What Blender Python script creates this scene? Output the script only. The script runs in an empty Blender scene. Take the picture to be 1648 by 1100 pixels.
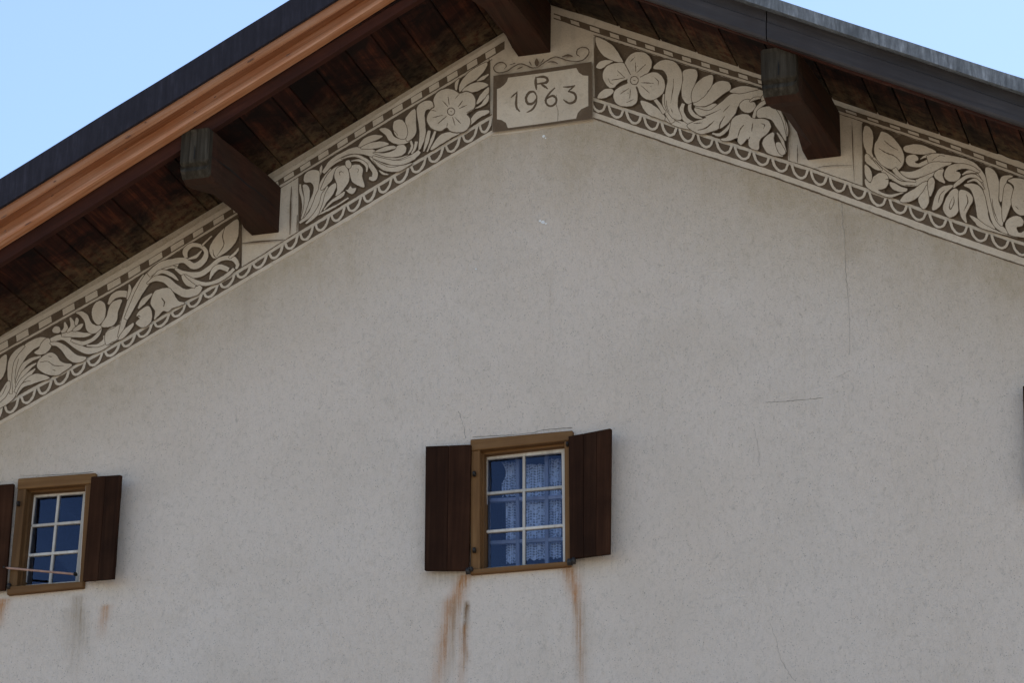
import bpy, bmesh, math, random
from mathutils import Vector, Matrix
random.seed(7)
S = bpy.context.scene
COL = S.collection

# ------------------------------------------------------------------ camera
FPX, PW, PH = 4823.7, 1648.0, 1100.0
YAW, PITCH, ROLL = math.radians(17.71), math.radians(21.74), math.radians(0.886)
FWD = Vector((-math.sin(YAW) * math.cos(PITCH), math.cos(YAW) * math.cos(PITCH), math.sin(PITCH)))
r0 = Vector((math.cos(YAW), math.sin(YAW), 0)); u0 = r0.cross(FWD)
RT = math.cos(ROLL) * r0 + math.sin(ROLL) * u0
UP = -math.sin(ROLL) * r0 + math.cos(ROLL) * u0
CAM = Vector((6.358, -19.909, 1.6))
cd = bpy.data.cameras.new('camera'); cam = bpy.data.objects.new('camera', cd); COL.objects.link(cam)
cd.sensor_width = 36.0; cd.lens = FPX / PW * 36.0; cd.clip_start = 0.1; cd.clip_end = 5000
m3 = Matrix((RT, UP, -FWD)).transposed()
cam.matrix_world = Matrix.Translation(CAM) @ m3.to_4x4()
S.camera = cam

# ------------------------------------------------------------------ sky, sun, exposure
SUN_ELEV, SUN_AZ = math.radians(57), math.radians(16)      # azimuth from +Y (behind the house) towards +X
w = bpy.data.worlds.new('World'); S.world = w; w.use_nodes = True
nt = w.node_tree; nt.nodes.clear()
sky = nt.nodes.new('ShaderNodeTexSky'); sky.sky_type = 'NISHITA'; sky.sun_disc = False
sky.sun_elevation = SUN_ELEV; sky.sun_rotation = SUN_AZ
sky.altitude = 1500; sky.air_density = 1.0; sky.dust_density = 1.0; sky.ozone_density = 1.0
bg = nt.nodes.new('ShaderNodeBackground'); bg.inputs['Strength'].default_value = 0.15
wo = nt.nodes.new('ShaderNodeOutputWorld')
nt.links.new(sky.outputs[0], bg.inputs['Color']); nt.links.new(bg.outputs[0], wo.inputs['Surface'])
sl = bpy.data.lights.new('sun', 'SUN'); sl.energy = 5.0; sl.angle = math.radians(0.53); sl.color = (1.0, 0.95, 0.87)
so = bpy.data.objects.new('sun', sl); COL.objects.link(so)
sd = Vector((math.sin(SUN_AZ) * math.cos(SUN_ELEV), math.cos(SUN_AZ) * math.cos(SUN_ELEV), math.sin(SUN_ELEV)))
so.rotation_euler = sd.to_track_quat('Z', 'Y').to_euler(); so.location = sd * 60
S.view_settings.view_transform = 'Standard'; S.view_settings.look = 'None'
S.view_settings.exposure = 0.78; S.view_settings.gamma = 1.0; S.view_settings.use_curve_mapping = False

# ------------------------------------------------------------------ image pixel, cast through the camera onto a facade plane -> metres
def hit(px, py, y=0.0):
    d = (px - PW / 2) / FPX * RT - (py - PH / 2) / FPX * UP + FWD
    return CAM + d * ((y - CAM.y) / d.y)
def zline(p, q, y):                       # straight line z = a + s*x in the plane y
    A, B = hit(*p, y), hit(*q, y); s = (B.z - A.z) / (B.x - A.x)
    return A.z - s * A.x, s

# ------------------------------------------------------------------ material helpers
def newmat(name):
    m = bpy.data.materials.new(name); m.use_nodes = True
    n = m.node_tree; b = n.nodes['Principled BSDF']
    return m, n, b
class G:
    def __init__(s, n): s.n = n
    def node(s, t, **kw):
        x = s.n.nodes.new(t)
        for k, v in kw.items(): setattr(x, k, v)
        return x
    def link(s, a, b): s.n.links.new(a, b)
    def val(s, sock, v):
        if hasattr(v, 'links') or hasattr(v, 'is_linked'): s.link(v, sock)
        else: sock.default_value = v
    def math(s, op, a, b=None, c=None, clamp=False):
        x = s.node('ShaderNodeMath', operation=op); x.use_clamp = clamp
        s.val(x.inputs[0], a)
        if b is not None: s.val(x.inputs[1], b)
        if c is not None: s.val(x.inputs[2], c)
        return x.outputs[0]
    def ramp(s, fac, stops):
        x = s.node('ShaderNodeValToRGB'); s.link(fac, x.inputs[0])
        e = x.color_ramp.elements
        while len(e) < len(stops): e.new(0.5)
        for k, (p, c) in enumerate(stops):
            e[k].position = p; e[k].color = (c[0], c[1], c[2], 1) if not isinstance(c, (int, float)) else (c, c, c, 1)
        return x.outputs[0]
    def coord(s, scale=(1, 1, 1), rot=(0, 0, 0), rand=False):
        tc = s.node('ShaderNodeTexCoord'); mp = s.node('ShaderNodeMapping')
        mp.inputs['Scale'].default_value = scale; mp.inputs['Rotation'].default_value = rot
        s.link(tc.outputs['Object'], mp.inputs['Vector'])
        if rand:
            oi = s.node('ShaderNodeObjectInfo'); v = s.node('ShaderNodeVectorMath', operation='SCALE')
            v.inputs[0].default_value = (37, 91, 53); s.link(oi.outputs['Random'], v.inputs['Scale'])
            s.link(v.outputs[0], mp.inputs['Location'])
        return mp.outputs[0]
    def noise(s, vec, scale, detail=4, rough=0.55, dist=0.0):
        x = s.node('ShaderNodeTexNoise'); s.link(vec, x.inputs['Vector'])
        x.inputs['Scale'].default_value = scale; x.inputs['Detail'].default_value = detail
        x.inputs['Roughness'].default_value = rough; x.inputs['Distortion'].default_value = dist
        return x.outputs['Fac']
    def mix(s, fac, a, b, mode='MIX'):
        x = s.node('ShaderNodeMix', data_type='RGBA', blend_type=mode)
        s.val(x.inputs[0], fac)
        for sock, v in ((x.inputs[6], a), (x.inputs[7], b)):
            if isinstance(v, tuple): sock.default_value = (v[0], v[1], v[2], 1)
            else: s.link(v, sock)
        return x.outputs[2]
    def bump(s, h, strength, dist, bsdf, prev=None):
        x = s.node('ShaderNodeBump'); x.inputs['Strength'].default_value = strength; x.inputs['Distance'].default_value = dist
        s.link(h, x.inputs['Height'])
        if prev is not None: s.link(prev, x.inputs['Normal'])
        s.link(x.outputs[0], bsdf.inputs['Normal']); return x.outputs[0]

def wood(name, c0, c1, c2, axis='z', rough=0.75, rot=(0, 0, 0), knots=False, fine=26, bump=0.5, blotch=None, spec=0.2):
    m, n, b = newmat(name); g = G(n)
    lo, hi = 1.2, fine
    sc = {'x': (lo, hi, hi), 'y': (hi, lo, hi), 'z': (hi, hi, lo)}[axis]
    v = g.coord(sc, rot, True)
    # Mapping applies scale before rotation, so rotate first with a second node when needed
    if rot != (0, 0, 0):
        m2 = g.node('ShaderNodeMapping', vector_type='TEXTURE'); tc = g.node('ShaderNodeTexCoord')
        m2.inputs['Rotation'].default_value = rot
        g.link(tc.outputs['Object'], m2.inputs['Vector'])
        m1 = g.node('ShaderNodeMapping'); m1.inputs['Scale'].default_value = sc
        g.link(m2.outputs[0], m1.inputs['Vector']); v = m1.outputs[0]
    f1 = g.noise(v, 1.0, 6, 0.62, 0.3)
    big = g.noise(g.coord((1, 1, 1), (0, 0, 0), True), 3.2, 4, 0.6)
    col = g.ramp(f1, [(0.28, c0), (0.5, c1), (0.74, c2)])
    col = g.mix(g.ramp(big, [(0.3, 0.0), (0.75, 0.75)]), col, blotch if blotch else tuple(x * 0.6 for x in c0))
    oi = g.node('ShaderNodeObjectInfo')
    hs = g.node('ShaderNodeHueSaturation'); g.link(col, hs.inputs['Color'])
    g.link(g.math('MULTIPLY_ADD', oi.outputs['Random'], 0.5, 0.75), hs.inputs['Value'])
    col = hs.outputs[0]
    if knots:
        vo = g.node('ShaderNodeTexVoronoi'); vv = g.coord((1.0, 1.6, 2.6) if axis == 'x' else (2.6, 1.6, 1.0), (0, 0, 0), True)
        g.link(vv, vo.inputs['Vector']); vo.inputs['Scale'].default_value = 1.9
        col = g.mix(g.ramp(vo.outputs['Distance'], [(0.045, 0.85), (0.1, 0.0)]), col, tuple(x * 0.25 for x in c0))
    g.link(col, b.inputs['Base Color']); b.inputs['Roughness'].default_value = rough; b.inputs['Specular IOR Level'].default_value = spec
    g.bump(f1, bump, 0.004, b)
    return m

RAKE_L, RAKE_R = math.atan(0.51), -math.atan(0.507)
M = {}
def soffit_material():
    m, n, b = newmat('old soffit boards'); g = G(n)
    v = g.coord((24, 1.1, 24), (0, 0, 0), True); f1 = g.noise(v, 1.0, 6, 0.65, 0.4)
    oc = g.coord((1, 1, 1), (0, 0, 0), True); big = g.noise(oc, 2.4, 6, 0.7, 0.6); spots = g.noise(oc, 14, 6, 0.72)
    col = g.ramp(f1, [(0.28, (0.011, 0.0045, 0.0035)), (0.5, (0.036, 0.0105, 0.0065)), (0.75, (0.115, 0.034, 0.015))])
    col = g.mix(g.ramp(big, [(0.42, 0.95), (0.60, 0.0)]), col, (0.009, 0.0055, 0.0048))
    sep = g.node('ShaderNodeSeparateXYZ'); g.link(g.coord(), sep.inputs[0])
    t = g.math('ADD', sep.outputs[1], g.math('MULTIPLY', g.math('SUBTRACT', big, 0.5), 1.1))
    wall_mottle = g.math('MULTIPLY', g.ramp(g.math('ADD', t, 0.62), [(0.12, 0.0), (0.62, 1.0)]), g.ramp(spots, [(0.38, 0.1), (0.58, 1.0)]))  # paler brown mottling, stronger towards the wall
    col = g.mix(g.math('MULTIPLY', wall_mottle, 0.75), col, (0.125, 0.088, 0.048))
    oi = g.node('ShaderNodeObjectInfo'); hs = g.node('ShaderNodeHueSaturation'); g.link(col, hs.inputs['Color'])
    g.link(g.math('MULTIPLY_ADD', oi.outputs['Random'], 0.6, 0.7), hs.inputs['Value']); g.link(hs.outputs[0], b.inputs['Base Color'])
    b.inputs['Roughness'].default_value = 0.85; b.inputs['Specular IOR Level'].default_value = 0.12
    g.bump(f1, 0.5, 0.004, b); return m
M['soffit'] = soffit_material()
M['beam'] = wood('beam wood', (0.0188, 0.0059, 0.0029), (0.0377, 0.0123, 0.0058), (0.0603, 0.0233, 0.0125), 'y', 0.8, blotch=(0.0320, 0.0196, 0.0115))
M['larch'] = wood('new larch', (0.2064, 0.0672, 0.0235), (0.4042, 0.1927, 0.0966), (0.4988, 0.2952, 0.2058), 'x', 0.5, rot=(0, -RAKE_L, 0), fine=46, bump=0.3, blotch=(0.3440, 0.1230, 0.0462), spec=0.3)
M['endgrain'] = wood('weathered end grain', (0.014, 0.0105, 0.007), (0.042, 0.034, 0.024), (0.10, 0.083, 0.062), 'z', 0.85, fine=30, bump=0.9, blotch=(0.03, 0.022, 0.014), spec=0.1)
M['redboard'] = wood('red brown board', (0.0271, 0.0061, 0.0026), (0.0497, 0.0113, 0.0044), (0.0679, 0.0198, 0.0088), 'x', 0.7, rot=(0, -RAKE_L, 0))
M['greyboard'] = wood('weathered grey board', (0.0334, 0.0293, 0.0295), (0.0516, 0.0453, 0.0448), (0.0790, 0.0662, 0.0635), 'x', 0.6, rot=(0, -RAKE_R, 0), blotch=(0.0365, 0.0276, 0.0254))
M['shutter'] = wood('shutter brown', (0.022, 0.0082, 0.0036), (0.035, 0.0135, 0.0062), (0.056, 0.024, 0.012), 'z', 0.75, bump=0.3, spec=0.08)
M['frame'] = wood('ochre frame wood', (0.1036, 0.0490, 0.0156), (0.1702, 0.0850, 0.0300), (0.2294, 0.1292, 0.0540), 'z', 0.7, blotch=(0.1110, 0.0510, 0.0180))
M['framex'] = wood('ochre frame wood across', (0.1036, 0.0490, 0.0156), (0.1702, 0.0850, 0.0300), (0.2294, 0.1292, 0.0540), 'x', 0.7, blotch=(0.1110, 0.0510, 0.0180))
M['sash'] = wood('white sash paint', (0.36, 0.32, 0.27), (0.56, 0.53, 0.48), (0.64, 0.61, 0.57), 'z', 0.5, bump=0.25, blotch=(0.36, 0.30, 0.24))
M['innersash'] = wood('grey inner sash paint', (0.36, 0.35, 0.36), (0.45, 0.44, 0.45), (0.5, 0.49, 0.5), 'z', 0.5, bump=0.15, blotch=(0.35, 0.34, 0.34))

def simple(name, c, rough=0.6, metal=0.0, var=0.25, scale=30, bump=0.2):
    m, n, b = newmat(name); g = G(n)
    f = g.noise(g.coord(), scale, 5)
    col = g.mix(g.ramp(f, [(0.3, 0.0), (0.7, 1.0)]), tuple(x * (1 - var) for x in c), tuple(min(1, x * (1 + var)) for x in c))
    g.link(col, b.inputs['Base Color']); b.inputs['Roughness'].default_value = rough; b.inputs['Metallic'].default_value = metal
    if bump: g.bump(f, bump, 0.003, b)
    return m
M['iron'] = simple('black iron', (0.018, 0.014, 0.012), 0.6)
M['rod'] = simple('rusted rod', (0.34, 0.20, 0.15), 0.6)
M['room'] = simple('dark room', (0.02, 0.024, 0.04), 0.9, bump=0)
M['roofing'] = simple('roof covering', (0.10, 0.10, 0.105), 0.8)
M['knot'] = simple('dark larch knot', (0.12, 0.05, 0.025), 0.7, bump=0)
M['chip'] = simple('white chipped plaster', (0.85, 0.85, 0.83), 0.8)
M['crack'] = simple('plaster crack', (0.26, 0.225, 0.185), 0.9, bump=0)

def trim(name, c0, c1, c2, rough, metal, sc):
    m, n, b = newmat(name); g = G(n)
    f = g.noise(g.coord(sc), 1.0, 6, 0.65)
    f2 = g.noise(g.coord(), 5.0, 5, 0.6)
    col = g.mix(g.ramp(f2, [(0.35, 0.0), (0.7, 0.8)]), g.ramp(f, [(0.3, c0), (0.52, c1), (0.72, c2)]), c0)
    g.link(col, b.inputs['Base Color']); b.inputs['Roughness'].default_value = rough; b.inputs['Metallic'].default_value = metal; b.inputs['Specular IOR Level'].default_value = 0.15
    g.bump(f, 0.5, 0.004, b)
    return m
M['darkmetal'] = trim('dark roof edge metal', (0.018, 0.016, 0.021), (0.028, 0.025, 0.033), (0.046, 0.042, 0.056), 0.7, 0.0, (34, 34, 3))
M['zinc'] = trim('weathered zinc edge', (0.085, 0.09, 0.095), (0.21, 0.22, 0.235), (0.38, 0.40, 0.42), 0.6, 0.0, (40, 40, 6))

# sgraffito: the pale lime coat and the scratched-out dark plaster
def lime(name, c, var, worn, amount):
    m, n, b = newmat(name); g = G(n)
    big = g.noise(g.coord(), 2.6, 7, 0.7); fine = g.noise(g.coord(), 70, 4, 0.7); mid = g.noise(g.coord(), 17, 9, 0.78, 0.4)
    col = g.mix(g.ramp(big, [(0.3, 0.0), (0.72, 1.0)]), c, var)
    col = g.mix(g.ramp(fine, [(0.28, 0.45), (0.45, 0.0)]), col, tuple(x * 0.5 for x in c))
    col = g.mix(g.ramp(mid, [(0.53, 0.0), (0.72, amount)]), col, worn)
    drip = g.noise(g.coord((8, 8, 0.6)), 1.0, 5, 0.6)
    col = g.mix(g.ramp(drip, [(0.5, 0.0), (0.75, 0.35)]), col, tuple(x * 0.62 for x in c))
    g.link(col, b.inputs['Base Color']); b.inputs['Roughness'].default_value = 0.92
    b.inputs['Specular IOR Level'].default_value = 0.2
    g.bump(g.math('ADD', fine, mid), 0.5, 0.006, b)
    return m
M['lime'] = lime('pale lime coat', (0.68, 0.585, 0.475), (0.55, 0.45, 0.34), (0.36, 0.285, 0.205), 0.55)
M['dark'] = lime('scratched dark plaster', (0.15, 0.105, 0.069), (0.115, 0.079, 0.052), (0.26, 0.20, 0.145), 0.6)

# ------------------------------------------------------------------ wall plaster with its stains
def wall_material():
    m, n, b = newmat('rough grey plaster'); g = G(n)
    oc = g.coord()
    sep = g.node('ShaderNodeSeparateXYZ'); g.link(oc, sep.inputs[0]); X, Z = sep.outputs[0], sep.outputs[2]
    big = g.noise(oc, 0.55, 5, 0.6); mid = g.noise(oc, 3.0, 9, 0.75); fine = g.noise(oc, 78, 5, 0.75)
    patch = g.noise(g.coord((1, 1, 1), (0, 0, 0)), 1.3, 7, 0.7, 0.4)
    col = g.mix(g.ramp(big, [(0.3, 0.0), (0.7, 1.0)]), (0.70, 0.59, 0.492), (0.725, 0.63, 0.545))
    col = g.mix(g.ramp(patch, [(0.46, 0.0), (0.66, 0.3)]), col, (0.56, 0.475, 0.385))
    # dragged, rubbed render: short ragged scratches and crumbs at several sizes
    rag_a = g.noise(g.coord((1.0, 1.0, 0.55), (0, 0.5, 0)), 30, 8, 0.8, 0.8); rag_b = g.noise(oc, 12, 9, 0.82, 0.3)
    col = g.mix(g.ramp(rag_a, [(0.30, 0.75), (0.46, 0.0)]), col, (0.44, 0.38, 0.315))
    col = g.mix(g.ramp(rag_b, [(0.53, 0.0), (0.70, 0.55)]), col, (0.49, 0.42, 0.345))
    col = g.mix(g.ramp(rag_a, [(0.58, 0.0), (0.75, 0.4)]), col, (0.78, 0.71, 0.64))
    # dark pin holes between the grains, gathered in loose fields
    vo = g.node('ShaderNodeTexVoronoi'); g.link(oc, vo.inputs['Vector']); vo.inputs['Scale'].default_value = 58
    holes = g.math('MULTIPLY', g.ramp(vo.outputs['Distance'], [(0.12, 1.0), (0.26, 0.0)]), g.ramp(g.noise(oc, 13, 4, 0.75), [(0.47, 0.0), (0.58, 1.0)]))
    col = g.mix(g.math('MULTIPLY', holes, 0.75), col, (0.20, 0.175, 0.145))
    gr = g.ramp(rag_b, [(0.35, 0.25), (0.65, 1.0)])
    col = g.mix(g.math('MULTIPLY', g.ramp(fine, [(0.28, 0.7), (0.47, 0.0)]), gr), col, (0.36, 0.325, 0.28))
    col = g.mix(g.ramp(fine, [(0.56, 0.0), (0.74, 0.5)]), col, (0.78, 0.72, 0.65))
    # brown stain plus warm eave shade painted in: follows the two rakes, ragged
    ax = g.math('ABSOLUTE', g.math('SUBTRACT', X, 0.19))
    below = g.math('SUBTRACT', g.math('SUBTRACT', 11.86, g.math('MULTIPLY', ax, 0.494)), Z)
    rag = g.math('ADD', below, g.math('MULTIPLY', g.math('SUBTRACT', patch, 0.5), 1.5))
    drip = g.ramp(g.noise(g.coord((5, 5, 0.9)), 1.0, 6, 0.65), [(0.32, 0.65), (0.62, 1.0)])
    stain_shade = g.math('MULTIPLY', drip, g.ramp(rag, [(0.0, 0.85), (0.35, 0.42), (1.0, 0.0)]))
    stain_shade = g.math('MULTIPLY', stain_shade, g.ramp(rag_b, [(0.3, 0.55), (0.6, 1.0)]))
    col = g.mix(stain_shade, col, (0.46, 0.365, 0.245))
    # rust runs under the hinges and sills
    wob = g.math('MULTIPLY', g.math('SUBTRACT', g.noise(g.coord((1.0, 1.0, 2.0)), 2.5, 4, 0.6), 0.5), 0.07)
    brk = g.math('MULTIPLY', g.ramp(g.noise(g.coord((46, 46, 1.5)), 1.0, 6, 0.7), [(0.34, 0.22), (0.62, 1.0)]), g.ramp(rag_a, [(0.3, 0.45), (0.55, 1.0)]))
    def streak(col, p, q, wid, strength, c):
        A, B = hit(*p), hit(*q); k = (B.x - A.x) / (B.z - A.z)
        d = g.math('SUBTRACT', g.math('SUBTRACT', X, A.x), g.math('MULTIPLY', g.math('SUBTRACT', Z, A.z), k))
        d = g.math('DIVIDE', g.math('ADD', d, wob), wid * 1.3)
        ga = g.math('POWER', 2.718, g.math('MULTIPLY', g.math('MULTIPLY', d, d), -1.0))
        t = g.math('DIVIDE', g.math('SUBTRACT', A.z, Z), A.z - B.z)
        lo = g.ramp(t, [(0.0, 0.0), (0.08, 1.0), (0.45, 0.75), (1.0, 0.0)])
        f = g.math('MULTIPLY', g.math('MULTIPLY', ga, lo), g.math('MULTIPLY', brk, strength * 1.6), clamp=True)
        return g.mix(f, col, c)
    rust, brown, dirt = (0.44, 0.19, 0.06), (0.19, 0.10, 0.035), (0.36, 0.28, 0.20)
    for a in (((748, 922), (725, 1000), 0.045, 0.95, rust), ((733, 955), (694, 1150), 0.05, 0.75, rust), ((752, 966), (746, 1090), 0.016, 1.0, brown), ((748, 1000), (740, 1150), 0.03, 0.45, rust),
              ((735, 960), (715, 1140), 0.03, 0.5, dirt), ((916, 912), (930, 980), 0.045, 0.75, rust), ((926, 935), (940, 1160), 0.024, 0.7, rust), ((934, 960), (936, 1150), 0.05, 0.35, dirt),
              ((124, 955), (140, 1060), 0.045, 0.7, dirt), ((172, 972), (160, 1035), 0.03, 0.6, rust), ((6, 962), (-4, 1020), 0.04, 0.8, rust),
              ((720, 918), (722, 950), 0.16, 0.5, dirt), ((930, 898), (932, 940), 0.14, 0.45, dirt), ((118, 975), (122, 1110), 0.07, 0.4, dirt),
              ((885, 430), (888, 640), 0.02, 0.12, dirt), ((1352, 340), (1370, 440), 0.08, 0.3, dirt), ((400, 420), (396, 560), 0.05, 0.3, dirt)):
        if a[3] > 0: col = streak(col, *a)
    g.link(col, b.inputs['Base Color']); b.inputs['Roughness'].default_value = 0.93
    b.inputs['Specular IOR Level'].default_value = 0.15
    n1 = g.bump(mid, 0.35, 0.02, b)
    n2 = g.bump(g.math('ADD', g.math('MULTIPLY', fine, 0.8), g.math('MULTIPLY', rag_a, 1.2)), 1.0, 0.010, b, n1)
    return m
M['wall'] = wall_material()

def glass_material():
    m, n, b = newmat('window glass'); n.nodes.remove(b); g = G(n)
    out = n.nodes['Material Output']
    tr = g.node('ShaderNodeBsdfTransparent'); tr.inputs['Color'].default_value = (0.74, 0.82, 1.0, 1)
    gl = g.node('ShaderNodeBsdfGlossy'); gl.inputs['Roughness'].default_value = 0.015; gl.inputs['Color'].default_value = (0.58, 0.68, 0.98, 1)
    fr = g.node('ShaderNodeFresnel'); fr.inputs['IOR'].default_value = 1.62
    bp = g.node('ShaderNodeBump'); bp.inputs['Strength'].default_value = 0.015; bp.inputs['Distance'].default_value = 0.02
    g.link(g.noise(g.coord(), 5, 2), bp.inputs['Height']); g.link(bp.outputs[0], gl.inputs['Normal'])
    f = g.math('MULTIPLY', fr.outputs[0], 1.05, clamp=True)
    mx = g.node('ShaderNodeMixShader'); g.link(f, mx.inputs[0]); g.link(tr.outputs[0], mx.inputs[1]); g.link(gl.outputs[0], mx.inputs[2])
    g.link(mx.outputs[0], out.inputs['Surface'])
    return m
M['glass'] = glass_material()

def lace_material():
    m, n, b = newmat('white lace'); g = G(n); out = n.nodes['Material Output']
    oc = g.coord((1, 0, 1))
    sep = g.node('ShaderNodeSeparateXYZ'); g.link(oc, sep.inputs[0])
    def grid(s):
        a = g.math('ABSOLUTE', g.math('SINE', g.math('MULTIPLY', sep.outputs[0], s)))
        c = g.math('ABSOLUTE', g.math('SINE', g.math('MULTIPLY', sep.outputs[2], s)))
        return g.math('MULTIPLY', a, c)
    hole = g.ramp(grid(150), [(0.32, 0.0), (0.5, 1.0)])
    flower = g.ramp(g.noise(oc, 16, 2, 0.5, 1.2), [(0.52, 1.0), (0.56, 0.0)])
    f = g.math('MULTIPLY', hole, flower)
    vo = g.node('ShaderNodeTexVoronoi'); g.link(oc, vo.inputs['Vector']); vo.inputs['Scale'].default_value = 55
    eye = g.math('MULTIPLY', g.ramp(vo.outputs['Distance'], [(0.26, 1.0), (0.36, 0.0)]), g.ramp(g.noise(oc, 9, 2), [(0.5, 0.0), (0.55, 1.0)]))
    f = g.math('MULTIPLY', g.math('MAXIMUM', f, eye), 0.62)
    b.inputs['Base Color'].default_value = (0.72, 0.74, 0.74, 1); b.inputs['Roughness'].default_value = 0.9
    tr = g.node('ShaderNodeBsdfTransparent'); mx = g.node('ShaderNodeMixShader')
    g.link(f, mx.inputs[0]); g.link(b.outputs[0], mx.inputs[1]); g.link(tr.outputs[0], mx.inputs[2]); g.link(mx.outputs[0], out.inputs['Surface'])
    return m
M['lace'] = lace_material()

def ground_material():
    m, n, b = newmat('village ground'); g = G(n)
    f = g.noise(g.coord(), 0.25, 6, 0.6); f2 = g.noise(g.coord(), 8, 5, 0.6)
    col = g.mix(g.ramp(f, [(0.4, 0.0), (0.6, 1.0)]), (0.25, 0.215, 0.165), (0.30, 0.26, 0.20))
    col = g.mix(g.ramp(f2, [(0.4, 0.0), (0.7, 0.5)]), col, (0.20, 0.175, 0.135))
    g.link(col, b.inputs['Base Color']); b.inputs['Roughness'].default_value = 0.95
    return m
M['ground'] = ground_material()

# ------------------------------------------------------------------ mesh helpers
def link(o, parent=None):
    COL.objects.link(o)
    if parent is not None: o.parent = parent
    return o
def mesh(name, verts, faces, mats, parent=None, fm=None, smooth=False):
    me = bpy.data.meshes.new(name); me.from_pydata([tuple(v) for v in verts], [], faces)
    for k in (mats if isinstance(mats, (list, tuple)) else [mats]): me.materials.append(M[k])
    if fm:
        for p, i in zip(me.polygons, fm): p.material_index = i
    if smooth:
        for p in me.polygons: p.use_smooth = True
    me.update()
    return link(bpy.data.objects.new(name, me), parent)
def fixn(o):
    bm = bmesh.new(); bm.from_mesh(o.data); bmesh.ops.recalc_face_normals(bm, faces=bm.faces); bm.to_mesh(o.data); bm.free(); return o
HEX = [(0, 1, 2, 3), (7, 6, 5, 4), (0, 4, 5, 1), (1, 5, 6, 2), (2, 6, 7, 3), (3, 7, 4, 0)]
def hexa(name, front, back, mat, parent=None, bevel=0.0):
    """front, back: four points each (same winding) -> a solid; bevelled edges"""
    o = fixn(mesh(name, list(front) + list(back), HEX, mat, parent))
    if bevel:
        bm = bmesh.new(); bm.from_mesh(o.data)
        bmesh.ops.bevel(bm, geom=bm.edges[:], offset=bevel, segments=1, profile=0.5, affect='EDGES'); bm.to_mesh(o.data); bm.free()
    return o
def boxo(name, x0, x1, y0, y1, z0, z1, mat, parent=None, bevel=0.0):
    f = [(x0, y0, z0), (x1, y0, z0), (x1, y0, z1), (x0, y0, z1)]; k = [(x0, y1, z0), (x1, y1, z0), (x1, y1, z1), (x0, y1, z1)]
    return hexa(name, f, k, mat, parent, bevel)

# ------------------------------------------------------------------ the house
ground = mesh('ground', [(-900, -900, 0), (900, -900, 0), (900, 900, 0), (-900, 900, 0)], [(0, 1, 2, 3)], 'ground'); ground['kind'] = 'structure'
house = link(bpy.data.objects.new('house', None)); house.location = (0, 0, 0)
house['label'] = 'plastered gable house with scratched floral frieze, brown shutters and deep wooden eaves'
house['category'] = 'house'

RX = 0.27
SL = zline((0, 544), (809, 55), 0.0); SR = zline((890, 10.5), (1648, 265), 0.0)
SL = (SL[0] + 0.012, SL[1]); SR = (SR[0] + 0.012, SR[1])
def zs(x): return min(SL[0] + SL[1] * x, SR[0] + SR[1] * x)
XL, XR, YB = -6.1, 6.6, 12.0

# windows: clear openings in the wall (x0, x1, z0, z1)
OPEN = [(-3.99, -3.44, 8.29, 9.15), (-0.29, 0.45, 8.15, 9.16), (4.0, 4.55, 8.29, 9.15)]
def gable():
    V, Fc = [], []
    def q(a, b_, c, d_):
        i = len(V); V.extend([(a[0], a[2] if len(a) > 2 else 0, a[1]), (b_[0], 0, b_[1]), (c[0], 0, c[1]), (d_[0], 0, d_[1])]); Fc.append((i, i + 1, i + 2, i + 3))
    xs = sorted({XL, XR, RX} | {o[0] for o in OPEN} | {o[1] for o in OPEN})
    for a, c in zip(xs, xs[1:]):
        op = [o for o in OPEN if o[0] <= a + 1e-6 and o[1] >= c - 1e-6]
        ta, tc = zs(a) - 0.002, zs(c) - 0.002
        if op:
            o = op[0]; q((a, 0), (c, 0), (c, o[2]), (a, o[2])); q((a, o[3]), (c, o[3]), (c, tc), (a, ta))
        else: q((a, 0), (c, 0), (c, tc), (a, ta))
    for o in OPEN:                                             # reveals
        x0, x1, z0, z1 = o; D = 0.30
        for (p, r) in (((x0, z0), (x0, z1)), ((x0, z1), (x1, z1)), ((x1, z1), (x1, z0)), ((x1, z0), (x0, z0))):
            i = len(V); V.extend([(p[0], 0, p[1]), (r[0], 0, r[1]), (r[0], D, r[1]), (p[0], D, p[1])]); Fc.append((i, i + 1, i + 2, i + 3))
    # side and rear walls
    for pts in ([(XL, 0, 0), (XL, YB, 0), (XL, YB, zs(XL)), (XL, 0, zs(XL))], [(XR, 0, 0), (XR, 0, zs(XR)), (XR, YB, zs(XR)), (XR, YB, 0)]):
        i = len(V); V.extend(pts); Fc.append((i, i + 1, i + 2, i + 3))
    i = len(V); V.extend([(XL, YB, 0), (XR, YB, 0), (XR, YB, zs(XR)), (RX, YB, zs(RX)), (XL, YB, zs(XL))]); Fc.append(tuple(range(i, i + 5)))
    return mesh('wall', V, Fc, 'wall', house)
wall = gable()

# ------------------------------------------------------------------ roof: slabs, planks, barge boards
roof = None
def slab(side):
    x0, x1 = (XL - 0.9, RX) if side < 0 else (RX, XR + 0.9)
    hb, ht = (0.034, 0.30) if side < 0 else (0.034, 0.10)
    f = lambda x: (SL[0] + SL[1] * x) if side < 0 else (SR[0] + SR[1] * x)
    yf, yb = -1.10, YB + 1.1
    F_ = [(x0, yf, f(x0) + hb), (x1, yf, f(x1) + hb), (x1, yf, f(x1) + ht), (x0, yf, f(x0) + ht)]
    return F_, [(p[0], yb, p[2]) for p in F_]
a, b_ = slab(-1); c, d_ = slab(1)
roof = fixn(mesh('roof', a + b_ + c + d_, HEX + [tuple(i + 8 for i in f) for f in HEX], 'roofing', house))

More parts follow.
